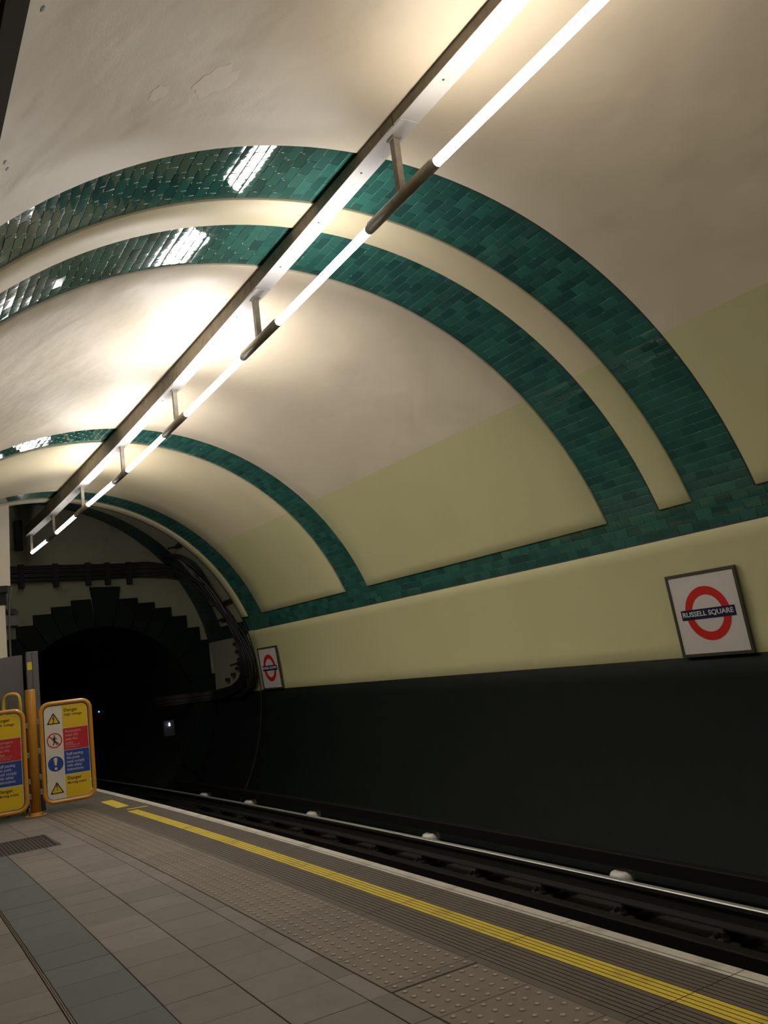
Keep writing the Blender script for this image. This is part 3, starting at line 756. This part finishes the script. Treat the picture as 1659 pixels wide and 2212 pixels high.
for i in range(2):
    pts = [P2(z2th(z, y + i * 0.12, -0.09), y + i * 0.12, -0.10) for (z, y) in ((3.30, 15.25), (2.95, 15.05), (2.6, 14.95), (2.3, 14.9))]
    o = MB().tube(smooth_path(pts), 0.010, 8).build('cable', M_cgrey)
    tag(o, ['thin grey cable lying over the black bundle on the right wall', 'second thin grey cable on the right wall, farther from the rim'][i], 'cable')
hook = MB().bbox(-0.03, 0.03, -0.05, 0.05, -0.03, 0.03, b=0.008).mesh('cable_hook', M_black)
for i, (z, y) in enumerate(((1.80, 15.18), (1.66, 15.16), (1.52, 15.14), (1.36, 15.30), (1.26, 15.55), (1.18, 15.85))):
    o = link('cable_hook', hook, None, P2(z2th(z, y, -0.04), y, -0.04)); tag(o, 'small dark cable hook beside the bundle on the right wall, %s from the top' % ['first', 'second', 'third', 'fourth', 'fifth', 'sixth'][i], 'hook', 'cable hooks on the right wall')
# cable brackets: dark arms across the wall
bl = ['dark cable bracket at the top of the bend beside the rim', 'dark cable bracket halfway down the right wall', 'dark cable bracket below the middle one on the right wall', 'dark cable bracket low on the right wall above the dado']
for lab, (z, ya, yb) in zip(bl, ((3.62, 14.3, 15.1), (2.55, 14.32, 15.35), (2.28, 14.9, 15.5), (1.45, 14.5, 15.3))):
    mb = MB(); a = P2(z2th(z, ya, -0.03), ya, -0.03); b = P2(z2th(z, yb, -0.03), yb, -0.03)
    mb.tube([a, (a + b) / 2, b], 0.035, 6, smooth=False); mb.tube([b, b + Vector((-0.14, 0, -0.02))], 0.02, 6, smooth=False)
    tag(mb.build('cable_bracket', M_black), lab, 'bracket', 'cable brackets beyond the rim')
for i, x in enumerate((2.30, 2.88, 3.45, 3.80, 4.20)):
    mb = MB().box(x - 0.045, x + 0.045, YH - 0.12, YH, 3.225 - 0.012 * i, 3.64 - 0.012 * i)
    tag(mb.build('cable_bracket', M_black), '%s upright cable bracket from the left on the far wall' % ['first', 'second', 'third', 'fourth', 'fifth'][i], 'bracket', 'cable brackets on the far wall')
t = MB().bbox(2.225, 2.345, 0, 0.16, 3.90, 4.43, b=0.01, M=Matrix.Translation((0, YH - 0.16, 0))).build('equipment_box', M_black)
tag(t, 'tall narrow black box high on the far wall beside the white pier', 'box')
t = empty('junction_box', (2.08, YH - 0.02, 2.56)); tag(t, 'grey junction box with sloping hood on the left of the far wall', 'box')
MB().bbox(-0.12, 0.12, -0.14, 0.0, 0.0, 0.19, b=0.006).build('body', M_box, t)
mb = MB(); mb.add([(-0.03, -0.17, 0.20), (0.13, -0.17, 0.20), (0.10, 0, 0.30), (-0.06, 0, 0.30), (-0.03, -0.17, 0.21), (0.13, -0.17, 0.21), (0.10, 0, 0.31), (-0.06, 0, 0.31)], [(3, 2, 1, 0), (4, 5, 6, 7), (0, 1, 5, 4), (1, 2, 6, 5), (2, 3, 7, 6), (3, 0, 4, 7)])
mb.build('hood', M_cgrey, t)

# ------------------------------------------------------------------ white pier closing the left of the tunnel end
mb = MB()
t0 = PI - 0.35
top = []
for i in range(13):
    x = 1.835 - i * 0.23; rr = RT - 0.006; xx = x - (XC + sx(14.1)); 
    if abs(xx) < rr: top.append((x, ZC + math.sqrt(rr * rr - xx * xx)))
poly = [(1.800, 2.98)] + top + [(top[-1][0], 2.98)]
mb = MB(); n = len(poly)
mb.add([(x, 14.10, z) for x, z in poly] + [(x, 14.232, z) for x, z in poly], [tuple(range(n)), tuple(range(n, 2 * n))[::-1]] + [(i, (i + 1) % n, n + (i + 1) % n, n + i) for i in range(n)])
pier = mb.build('wall_pier', M_pil); tag(pier, kind='structure')
MB().bbox(-1.2, 1.715, 14.12, 14.23, 0.0, 2.70, b=0.002).build('lower_panel', M_pil, pier)
MB().box(-1.2, 1.755, 14.05, 14.23, 2.88, 2.98).build('ledge', M_shade_trim, pier)
MB().box(-1.2, 1.735, 14.09, 14.23, 2.70, 2.88).build('ledge', M_black, pier)
o = MB().tube([(1.755, 14.13, 0.0), (1.757, 14.13, 1.6), (1.760, 14.13, 2.3), (1.775, 14.12, 2.75), (1.82, 14.2, 2.97)], 0.017, 8).build('conduit', M_cgrey); tag(o, 'thin grey conduit running up the edge of the white pier', 'pipe')

# ------------------------------------------------------------------ ceiling light trunking and lamps
KL = 0.0018
def lx(y): return 2.665 + sx(y, KL)
RODS = [(-4.95, 3.845), (-2.77, 3.845), (-0.58, 3.845), (1.61, 3.845), (3.793, 3.842), (5.980, 3.812), (8.128, 3.778), (10.175, 3.761), (12.273, 3.775), (14.234, 3.766), (16.04, 3.775)]
BZ = {y: z for y, z in zip([r[0] for r in RODS], [4.217, 4.217, 4.217, 4.217, 4.217, 4.175, 4.132, 4.106, 4.098, 4.090, 4.100])}
def bz(y):
    ks = sorted(BZ)
    if y <= ks[0]: return BZ[ks[0]]
    for a, b in zip(ks[:-1], ks[1:]):
        if a <= y <= b: return BZ[a] + (BZ[b] - BZ[a]) * (y - a) / (b - a)
    return BZ[ks[-1]]
def lz(y):
    ks = [r[0] for r in RODS]; zs = [r[1] for r in RODS]
    if y <= ks[0]: return zs[0]
    for i in range(len(ks) - 1):
        if ks[i] <= y <= ks[i + 1]: return zs[i] + (zs[i + 1] - zs[i]) * (y - ks[i]) / (ks[i + 1] - ks[i])
    return zs[-1]
beam = empty('light_trunking', (lx(4), 4.0, 4.3)); tag(beam, 'long grey metal trunking along the tunnel crown carrying all the lamps', 'trunking')
def wpart(mb, name, m, parent):
    """build in world coordinates, parented to an empty at parent.location"""
    o = mb.build(name, m, parent); o.matrix_parent_inverse = Matrix.Translation(parent.location).inverted(); return o
HB = 0.0655
ysec = [r[0] for r in RODS]
secs = list(zip(ysec[:-1], ysec[1:]))
for si, (a, b) in enumerate(secs):
    a2 = a - 0.10; b2 = b - 0.10; mb = MB(); g_ = 0.004
    if si == len(secs) - 1: b2 = b + 0.14
    N = 4; rowsv = []
    for i in range(N + 1):
        y = a2 + g_ + (b2 - a2 - 2 * g_) * i / N; x = lx(y); z = bz(y); ztop = 4.286 if y < 14.3 else z + 0.17
        rowsv.append([(x - HB, y, ztop), (x - HB, y, z + 0.002), (x - HB + 0.002, y, z), (x + HB - 0.002, y, z), (x + HB, y, z + 0.002), (x + HB, y, ztop)])
    vs = [v for r in rowsv for v in r]
    for i in range(N):
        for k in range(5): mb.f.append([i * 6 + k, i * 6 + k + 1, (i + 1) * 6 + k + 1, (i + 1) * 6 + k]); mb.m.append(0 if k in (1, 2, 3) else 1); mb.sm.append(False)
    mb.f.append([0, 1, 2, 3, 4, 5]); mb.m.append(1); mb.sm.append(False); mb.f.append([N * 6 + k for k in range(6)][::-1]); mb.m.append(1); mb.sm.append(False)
    mb.v = vs
    wpart(mb, 'beam_section', [M_grey, M_side], beam)
    for fr in (0.22, 0.5, 0.80):
        y = a2 + (b2 - a2) * fr; m2 = MB(); lathe(m2, [(0.006, -0.0035), (0.008, 0.0), (0.008, 0.004)], 8, (lx(y) - 0.012, y, bz(y)))
        if in_view(Vector((lx(y), y, bz(y))), 10): wpart(m2, 'screw', M_screw, beam)
rod_lab = ['lamp bracket nearest the camera, its rod wide and in front of the first green band', 'second lamp bracket from the camera, above the bright ceiling patch', 'third lamp bracket, hanging over the ceiling before the second arch pair', 'fourth lamp bracket, in front of the third green band',
           'fifth lamp bracket, just before the rim of the tunnel', 'sixth lamp bracket, second from the far end', 'last lamp bracket at the far end of the trunking']
for ri, (y, z) in enumerate(RODS):
    if ri < 3: continue
    x = lx(y); zb = bz(y)
    t = empty('lamp_bracket', (x, y, zb)); lab = rod_lab[ri - 4] if ri >= 4 else 'lamp bracket beyond the top edge of the picture'
    tag(t, lab, 'lamp bracket', 'brackets along the lamp run')
    rotz = (0, 0, -math.atan(slope(y, KL)))
    MB().box(-0.060, 0.060, -0.17, 0.17, -0.004, 0.0).build('base_plate', M_grey, t, None, rotz)
    mb = MB(); hL = zb - z - 0.02
    mb.bbox(-0.020, 0.020, -0.022, 0.022, -hL, -0.004, b=0.0); mb.bbox(-0.030, 0.030, -0.035, 0.035, -0.020, -0.004, b=0.004)
    mb.build('rod', M_brkt, t, None, rotz)
    ya_, yb_ = {4: (3.443, 4.171), 5: (5.618, 6.319), 6: (7.842, 8.537), 7: (10.007, 10.611), 8: (12.005, 12.713), 9: (14.065, 14.733), 10: (16.047, 16.12)}.get(ri, (y - 0.35, y + 0.378))
    mb = MB().tube([(lx(q) - x, q - y, lz(q) - zb) for q in (ya_, (ya_ + yb_) / 2, yb_)], 0.0315, 16)
    mb.tube([(lx(q) - x, q - y, lz(q) - zb + 0.012) for q in (ya_ + 0.01, yb_ - 0.01)], 0.030, 8)
    mb.build('lamp_holder', M_brkt, t)
TUBES = [(1.965, 3.443), (4.171, 5.618), (6.319, 7.842), (8.537, 10.007), (10.611, 12.005), (12.713, 14.065), (14.733, 16.047)]
tl = ['lit tube lamp nearest the camera, cut off by the top edge of the picture', 'second lit tube lamp, in front of the second green band', 'third lit tube lamp, before the brightest patch of ceiling', 'fourth lit tube lamp, crossing the third green band',
      'fifth lit tube lamp, crossing the fourth green band near the rim', 'sixth lit tube lamp, just past the rim, second smallest', 'farthest and smallest lit tube lamp, below the end of the trunking']
def tube_lamp(a, b, s, lab):
    ym = (a + b) / 2; t = empty('tube_lamp', (lx(ym), ym, lz(ym))); tag(t, lab, 'tube lamp', 'lit tubes along the lamp run')
    pts = [(lx(q) - lx(ym), q - ym, lz(q) - lz(ym)) for q in (a + 0.006, ym, b - 0.006)]
    MB().tube(pts, 0.027, 16).build('tube', tube_mat(s, s == TUBE_STRENGTH[0]), t)
    mb = MB()
    for (q0, q1) in ((a - 0.002, a + 0.02), (b - 0.02, b + 0.002)):
        mb.tube([(lx(q) - lx(ym), q - ym, lz(q) - lz(ym)) for q in (q0, q1)], 0.0285, 16)
    mb.build('end_cap', M_enam, t)
for (a, b), s, lab in zip(TUBES, TUBE_STRENGTH, tl): tube_lamp(a, b, s, lab)
for i, ((a, b), s) in enumerate(zip([(-0.23, 1.26), (-2.42, -0.93), (-4.6, -3.12)], TUBE_BEHIND)):
    tube_lamp(a, b, s, 'lit tube lamp of the run behind the camera, %s' % ['first', 'second', 'third'][i])
# dark conduit along the left of the ceiling
mb = MB()
def th_ray(deg, r):     # polar angle where a line of that elevation in the cross-section meets radius r
    a = math.radians(deg); dx, dz = math.cos(a), math.sin(a); ox, oz = -XC, 1.27 - ZC
    b_ = ox * dx + oz * dz; c_ = ox * ox + oz * oz - r * r; t_ = -b_ + math.sqrt(b_ * b_ - c_)
    return th_at(dx * t_, 1.27 + dz * t_)
tA = th_ray(79.64, RT - 0.03); tB = th_ray(77.88, RT - 0.03)
ysq = [YB + 0.05 + i * 0.5 for i in range(42)]
ysq = [y for y in ysq if y < 14.0]; vs = []
for y in ysq:
    for (t_, r) in ((tA, RT - 0.016), (tA, RT - 0.034), (tB, RT - 0.034), (tB, RT - 0.016)): vs.append(cyl(t_, y, r))
mb.add(vs, [(i * 4 + k, i * 4 + k + 1, (i + 1) * 4 + k + 1, (i + 1) * 4 + k) for i in range(len(ysq) - 1) for k in range(3)])
tag(mb.build('cable_conduit', M_brown), 'dark brown conduit strip along the ceiling at the top left corner', 'conduit')

# ------------------------------------------------------------------ text helper
def text_mesh(name, body, size, m, width=None, height=None, depth=0.0008, sp=1.0, align='LEFT', bold=0.0):
    cu = bpy.data.curves.new(name, 'FONT'); cu.body = body; cu.size = size; cu.extrude = depth; cu.align_x = align; cu.offset = bold
    cu.resolution_u = 3; cu.space_line = sp
    tmp = bpy.data.objects.new('tmp', cu); COL.objects.link(tmp)
    dg = bpy.context.evaluated_depsgraph_get(); me = bpy.data.meshes.new_from_object(tmp.evaluated_get(dg))
    bpy.data.objects.remove(tmp); bpy.data.curves.remove(cu)
    me.name = name; me.materials.clear(); me.materials.append(m)
    xs = [v.co.x for v in me.vertices]; ys = [v.co.y for v in me.vertices]
    sxx = width / (max(xs) - min(xs)) if width else 1; syy = height / (max(ys) - min(ys)) if height else sxx
    if not width and height: sxx = syy
    cx = (max(xs) + min(xs)) / 2 if width or align == 'CENTER' else min(xs)
    cyv = (max(ys) + min(ys)) / 2 if height else 0
    for v in me.vertices: v.co.x = (v.co.x - cx) * sxx; v.co.y = (v.co.y - cyv) * syy
    return me
# ------------------------------------------------------------------ roundel signs (local: x right, y up, z out of the wall)
def ring_me(ro, ri, m, d=0.002, n=56, name='ring'):
    mb = MB(); vs = []
    for k in range(n):
        a = 2 * PI * k / n
        for (r, z) in ((ri, 0), (ri, d), (ro, d), (ro, 0)): vs.append((r * math.cos(a), r * math.sin(a), z))
    mb.add(vs, [(k * 4 + j, k * 4 + j + 1, ((k + 1) % n) * 4 + j + 1, ((k + 1) % n) * 4 + j) for k in range(n) for j in range(3)]); return mb.mesh(name, m)
ring_m = ring_me(0.2255, 0.155, M_red); bar_m = MB().box(-0.272, 0.272, -0.0415, 0.0415, 0, 0.0035).mesh('name_bar', M_blue)
nm = text_mesh('station_name', 'RUSSELL SQUARE', 0.07, M_ltr, width=0.512, height=0.050, bold=0.0012)
face_m = MB().box(-0.335, 0.335, -0.335, 0.335, 0, 0.012).mesh('face', M_enam)
fm = MB(); 
for (a, b, c, d) in ((-0.357, 0.357, 0.328, 0.352), (-0.357, 0.357, -0.352, -0.328), (-0.357, -0.333, -0.328, 0.328), (0.333, 0.357, -0.328, 0.328)): fm.box(a, b, c, d, 0, 0.026)
frame_m = fm.mesh('frame', M_frame)
def roundel(yc, label):
    zc_ = 1.300
    xt, xb = wall_x(1.65, yc), wall_x(0.95, yc)
    up = Vector((xt - xb, 0, 0.70)).normalized(); right = Vector((-slope(yc), -1, 0)).normalized()   # facing the platform, right is -Y
    up = (up - right * up.dot(right)).normalized(); out = right.cross(up).normalized()
    p = Vector(((xt + xb) / 2, yc, zc_)) + out * 0.036
    t = empty('roundel_sign'); t.matrix_world = Matrix(((right.x, up.x, out.x, p.x), (right.y, up.y, out.y, p.y), (right.z, up.z, out.z, p.z), (0, 0, 0, 1)))
    tag(t, label, 'station sign', 'station name roundels on the right wall')
    link('frame', frame_m, t, (0, 0, -0.012)); link('face', face_m, t, (0, 0, -0.006))
    r_ = link('ring', ring_m, t, (0, 0, 0.006)); b_ = link('name_bar', bar_m, t, (0, 0, 0.0065)); n_ = link('station_name', nm, b_, (0, 0, 0.0040))
roundel(4.888, 'large white framed roundel sign with red ring and blue name bar at right')
roundel(13.69, 'small distant white framed roundel sign beside the end of the tunnel wall')

# ------------------------------------------------------------------ barrier: post, two safety signs
YPB = 10.60
t = empty('barrier_post', (1.50, YPB, 0)); tag(t, 'round orange barrier post standing between the two safety signs', 'post')
mb = MB(); lathe(mb, [(0.056, 0.0), (0.056, 1.36), (0.050, 1.37)], 24); mb.build('shaft', M_orange, t)
mb = MB(); lathe(mb, [(0.115, 0.0), (0.115, 0.010), (0.110, 0.014), (0.062, 0.014), (0.060, 0.04)], 28); mb.build('flange', M_orange, t)
bm_ = MB(); lathe(bm_, [(0.009, 0.012), (0.009, 0.026), (0.006, 0.028)], 8); bolt = bm_.mesh('bolt', M_chrome)
for k in range(4): link('bolt', bolt, t, (0.088 * math.cos(k * PI / 2 + 0.7), 0.088 * math.sin(k * PI / 2 + 0.7), 0))
mb = MB()
t2 = empty('grey_post', (1.60, 11.02, 0)); tag(t2, 'square grey steel post with a small yellow label behind the orange post', 'post')
MB().bbox(-0.062, 0.062, -0.05, 0.05, 0, 1.81, b=0.004).build('column', M_cab, t2)
MB().box(-0.0625, -0.010, -0.052, -0.0505, 1.60, 1.69).build('label', M_lab, t2)
MB().box(-0.008, -0.004, -0.0525, -0.050, 0.02, 1.80).build('seam', M_black, t2)
t3 = empty('grey_screen', (1.15, 11.05, 0)); tag(t3, 'grey steel screen with a curved top edge at the left picture edge', 'screen')
pts = [(-0.55, 0.05), (-0.55, 1.58)] + [(-0.55 + 0.90 * i / 10, 1.58 + 0.205 * math.sin(i / 10 * PI / 2) ** 0.9) for i in range(1, 11)] + [(0.35, 0.05)]
n = len(pts); mb = MB(); mb.add([(x, 0, z) for x, z in pts] + [(x, 0.03, z) for x, z in pts], [tuple(range(n)), tuple(range(n, 2 * n))[::-1]] + [(i, (i + 1) % n, n + (i + 1) % n, n + i) for i in range(n)]); mb.build('sheet', M_cab, t3)
mb = MB(); mb.box(-0.53, -0.49, 0.03, 0.07, 0, 1.5); mb.box(0.30, 0.34, 0.03, 0.07, 0, 1.7); mb.build('support', M_cab, t3)
# rounded rectangle loop
def rrect(w_, h, r, n=6):
    pts = []
    for (cx, cz, a0) in ((w_ / 2 - r, h / 2 - r, 0), (-w_ / 2 + r, h / 2 - r, PI / 2), (-w_ / 2 + r, -h / 2 + r, PI), (w_ / 2 - r, -h / 2 + r, 1.5 * PI)):
        for i in range(n + 1): a = a0 + PI / 2 * i / n; pts.append((cx + r * math.cos(a), cz + r * math.sin(a)))
    return pts
def loop_tube(pts2, r, n=12):
    mb = MB(); N = len(pts2); vs = []
    for i, p in enumerate(pts2):
        q0 = Vector(pts2[i - 1]); q1 = Vector(pts2[(i + 1) % N]); tv = (q1 - q0).normalized(); nv = Vector((tv.y, -tv.x))
        for k in range(n):
            a = 2 * PI * k / n; vs.append((p[0] + nv.x * r * math.cos(a), r * math.sin(a), p[1] + nv.y * r * math.cos(a)))
    mb.add(vs, [(i * n + k, i * n + (k + 1) % n, ((i + 1) % N) * n + (k + 1) % n, ((i + 1) % N) * n + k) for i in range(N) for k in range(n)], 0, True); return mb
WS, HS = 0.530, 1.075
frame_sm = loop_tube(rrect(WS, HS, 0.095, 8), 0.0235).mesh('frame', M_amber)
PW, PH = 0.468, 1.015
def plate(pts, y0, y1, m, name):
    n = len(pts); mb = MB(); mb.add([(x, y0, z) for x, z in pts] + [(x, y1, z) for x, z in pts], [tuple(range(n)), tuple(range(n, 2 * n))[::-1]] + [(i, (i + 1) % n, n + (i + 1) % n, n + i) for i in range(n)]); return mb.mesh(name, m)
panel_m = plate(rrect(PW, PH, 0.065, 6), 0.0, 0.006, M_swhite, 'panel')
# right column colour fields
xL, xR = -0.040, PW / 2 - 0.006; zT, zB = PH / 2 - 0.005, -PH / 2 + 0.005
def field(z0, z1, top=False, bot=False):
    pts = []
    rr = 0.058
    if bot: pts += [(xL, z0), (xR - rr, z0)] + [(xR - rr + rr * math.sin(PI / 2 * i / 5), z0 + rr - rr * math.cos(PI / 2 * i / 5)) for i in range(1, 6)]
    else: pts += [(xL, z0), (xR, z0)]
    if top: pts += [(xR - rr + rr * math.cos(PI / 2 * i / 5), z1 - rr + rr * math.sin(PI / 2 * i / 5)) for i in range(0, 6)]
    else: pts += [(xR, z1)]
    pts += [(xL, z1)]; return pts
fields = [(field(0.252, zT, top=True), M_syel), (field(0.008, 0.247), M_sred), (field(-0.255, 0.003), M_sblue), (field(zB, -0.262, bot=True), M_syel)]
field_ms = [plate(f, -0.0012, 0.0, m, 'colour_field') for f, m in fields]
def tri(cx, cz, s):
    h = s * 0.866
    def rt(sc_, y0, y1, m, nm_):
        P3 = [(cx - s / 2 * sc_, cz - h / 2 * sc_ - 0.0), (cx + s / 2 * sc_, cz - h / 2 * sc_), (cx, cz + h / 2 * sc_ + 0.0)]
        c = Vector((cx, cz - h / 6)); P3 = [((c + (Vector(p) - c) * 1.0)) for p in [(cx - s / 2, cz - h / 2), (cx + s / 2, cz - h / 2), (cx, cz + h / 2)]]
        P3 = [c + (p - c) * sc_ for p in P3]; pts = []
        for i in range(3):
            p = P3[i]; a = P3[i - 1]; b = P3[(i + 1) % 3]; pts += [tuple(p + (a - p) * 0.09), tuple(p + (a - p) * 0.025 + (b - p) * 0.025), tuple(p + (b - p) * 0.09)]
        return plate(pts, y0, y1, m, nm_)
    return rt(1.0, -0.0012, 0.0, M_sblk, 'pictogram'), rt(0.74, -0.0020, -0.0012, M_syel, 'pictogram_fill')
CXL = -0.134
pic = []
a_, b_ = tri(CXL, 0.372, 0.150); pic.append((a_, b_, plate([(CXL + 0.006, 0.410), (CXL - 0.018, 0.362), (CXL - 0.002, 0.366), (CXL - 0.006, 0.330), (CXL - 0.014, 0.334), (CXL - 0.004, 0.315), (CXL + 0.008, 0.334), (CXL + 0.002, 0.334), (CXL + 0.014, 0.376), (CXL - 0.001, 0.372), (CXL + 0.014, 0.408)], -0.0028, -0.0020, M_sblk, 'bolt_symbol')))
a_, b_ = tri(CXL, -0.385, 0.150)
ex = plate([(CXL - 0.007, -0.352), (CXL + 0.007, -0.352), (CXL + 0.004, -0.392), (CXL - 0.004, -0.392)], -0.0028, -0.0020, M_sblk, 'exclamation')
pic.append((a_, b_, ex))
def disc(cx, cz, r, y0, y1, m, name, n=32): return plate([(cx + r * math.cos(2 * PI * i / n), cz + r * math.sin(2 * PI * i / n)) for i in range(n)], y0, y1, m, name)
dot_b = disc(CXL, -0.407, 0.0065, -0.0028, -0.0020, M_sblk, 'dot', 12)
bd = disc(CXL, -0.127, 0.082, -0.0012, 0.0, M_sblue, 'mandatory_disc')
bexc = plate([(CXL - 0.020, -0.075), (CXL - 0.014, -0.062), (CXL, -0.058), (CXL + 0.014, -0.062), (CXL + 0.020, -0.075), (CXL + 0.008, -0.145), (CXL - 0.008, -0.145)], -0.0022, -0.0012, M_swhite, 'exclamation')
bdot = disc(CXL, -0.178, 0.015, -0.0022, -0.0012, M_swhite, 'dot', 20)
PCZ = 0.128
ringp = MB(); n = 40; vs = []
for k in range(n):
    a = 2 * PI * k / n
    for (r, y) in ((0.070, 0), (0.070, -0.0014), (0.082, -0.0014), (0.082, 0)): vs.append((CXL + r * math.cos(a), y, PCZ + r * math.sin(a)))
ringp.add(vs, [(k * 4 + j, k * 4 + j + 1, ((k + 1) % n) * 4 + j + 1, ((k + 1) % n) * 4 + j) for k in range(n) for j in range(3)])
ringp = ringp.mesh('prohibition_ring', M_sred)
sl_ = 0.0065; slash = plate([(CXL - 0.054 - sl_, PCZ + 0.050 - sl_ + 0.006), (CXL - 0.050, PCZ + 0.056), (CXL + 0.054 + sl_, PCZ - 0.050), (CXL + 0.048, PCZ - 0.058)], -0.0018, -0.0004, M_sred, 'prohibition_slash')
def limb(mb, a, b, w1, w2):
    a, b = Vector(a), Vector(b); d = (b - a).normalized(); nv = Vector((-d.y, d.x))
    P4 = [a + nv * w1, a - nv * w1, b - nv * w2, b + nv * w2]; mb.add([(CXL + p.x, -0.0026, PCZ + p.y) for p in P4] + [(CXL + p.x, -0.0004, PCZ + p.y) for p in P4], [(0, 1, 2, 3), (7, 6, 5, 4), (0, 4, 5, 1), (1, 5, 6, 2), (2, 6, 7, 3), (3, 7, 4, 0)])
mb = MB(); limb(mb, (0, 0.036), (0.0, -0.008), 0.011, 0.009); limb(mb, (0.002, -0.006), (0.024, -0.052), 0.006, 0.004); limb(mb, (-0.001, -0.006), (-0.018, -0.056), 0.006, 0.004)
limb(mb, (0.006, 0.034), (0.034, 0.008), 0.004, 0.003); limb(mb, (-0.006, 0.034), (-0.022, 0.004), 0.004, 0.003); limb(mb, (-0.022, 0.004), (-0.016, -0.004), 0.003, 0.003)
walker = mb.mesh('walking_figure', M_sblk); whead = disc(CXL, PCZ + 0.049, 0.0085, -0.0026, -0.0004, M_sblk, 'walking_figure_head', 14)
def tx(body, size, m, x, z, parent, w_=None, sp=1.0, bold=0.0):
    me = text_mesh('lettering', body, size, m, width=None, sp=sp, bold=bold, depth=0.0004)
    xs = [v.co.x for v in me.vertices]
    if w_:
        k = w_ / (max(xs) - min(xs))
        for v in me.vertices: v.co.x *= k
    return link('lettering', me, parent, (x, -0.0018, z), (PI / 2, 0, 0))
txt_cache = []
def safety_sign(x, y, zc, label, clips):
    t = empty('safety_sign', (x, y, zc)); tag(t, label, 'safety sign', 'safety signs on the barrier')
    t.rotation_euler = (0, 0, -0.06)
    link('frame', frame_sm, t)
    pn = link('panel', panel_m, t, (0, -0.004, 0))
    def sub(me): return link(me.name.split('.')[0], me, pn)
    for f in field_ms: sub(f)
    for tr_ in pic:
        for q in tr_: sub(q)
    for q in (dot_b, bd, bexc, bdot, ringp, slash, walker, whead): sub(q)
    if not txt_cache:
        L_ = [('Danger', 0.050, M_sblk, 0.432, 0.150, 1.0, 0.0008), ('High voltage', 0.036, M_sblk, 0.386, 0.190, 1.0, 0.0006),
              ('Passengers\nmust not\npass this\npoint', 0.044, M_spink, 0.198, 0.168, 0.98, 0.0006), ('Trespassers will\nbe prosecuted', 0.024, M_spink, 0.052, 0.150, 0.95, 0.0002),
              ('Staff passing\nthis point\nmust comply\nwith safety\ninstructions', 0.043, M_spale, -0.052, 0.192, 0.98, 0.0006),
              ('Danger', 0.050, M_sblk, -0.318, 0.150, 1.0, 0.0008), ('Moving trains', 0.036, M_sblk, -0.364, 0.200, 1.0, 0.0006)]
        for (b_, s_, m_, z_, w_, sp, bo) in L_:
            o = tx(b_, s_, m_, xL + 0.022, z_, pn, w_, sp, bo); txt_cache.append(o)
    else:
        for o in txt_cache: link('lettering', o.data, pn, o.location.copy(), (PI / 2, 0, 0))
    for (cx_, cz_) in clips: MB().bbox(cx_ - 0.022, cx_ + 0.022, -0.012, 0.012, cz_ - 0.028, cz_ + 0.028, b=0.004).build('clip', M_chrome, t)
cl = [0.36, 0.04, -0.24, -0.40]
safety_sign(1.862, YPB - 0.03, 0.648, 'tall safety sign in an amber tube frame right of the orange post', [(-0.288, z) for z in cl])
safety_sign(1.142, YPB - 0.05, 0.620, 'tall safety sign left of the orange post, cut off by the picture edge', [(0.288, z) for z in cl])
# upturned tube handrail behind the left sign
mb = MB().tube(smooth_path([(0.075, -0.02, 0.0), (0.085, -0.02, 1.0), (0.085, -0.01, 1.24), (0.065, 0.0, 1.325), (0.0, 0.03, 1.345), (-0.05, 0.06, 1.325), (-0.075, 0.08, 1.25), (-0.078, 0.08, 0.9), (-0.080, 0.08, 0.0)], 5), 0.021, 10)
o = mb.build('tube_handrail', M_ygold, None, (1.338, 10.86, 0.0)); tag(o, 'yellow bent tube rail rising behind the left safety sign', 'handrail')
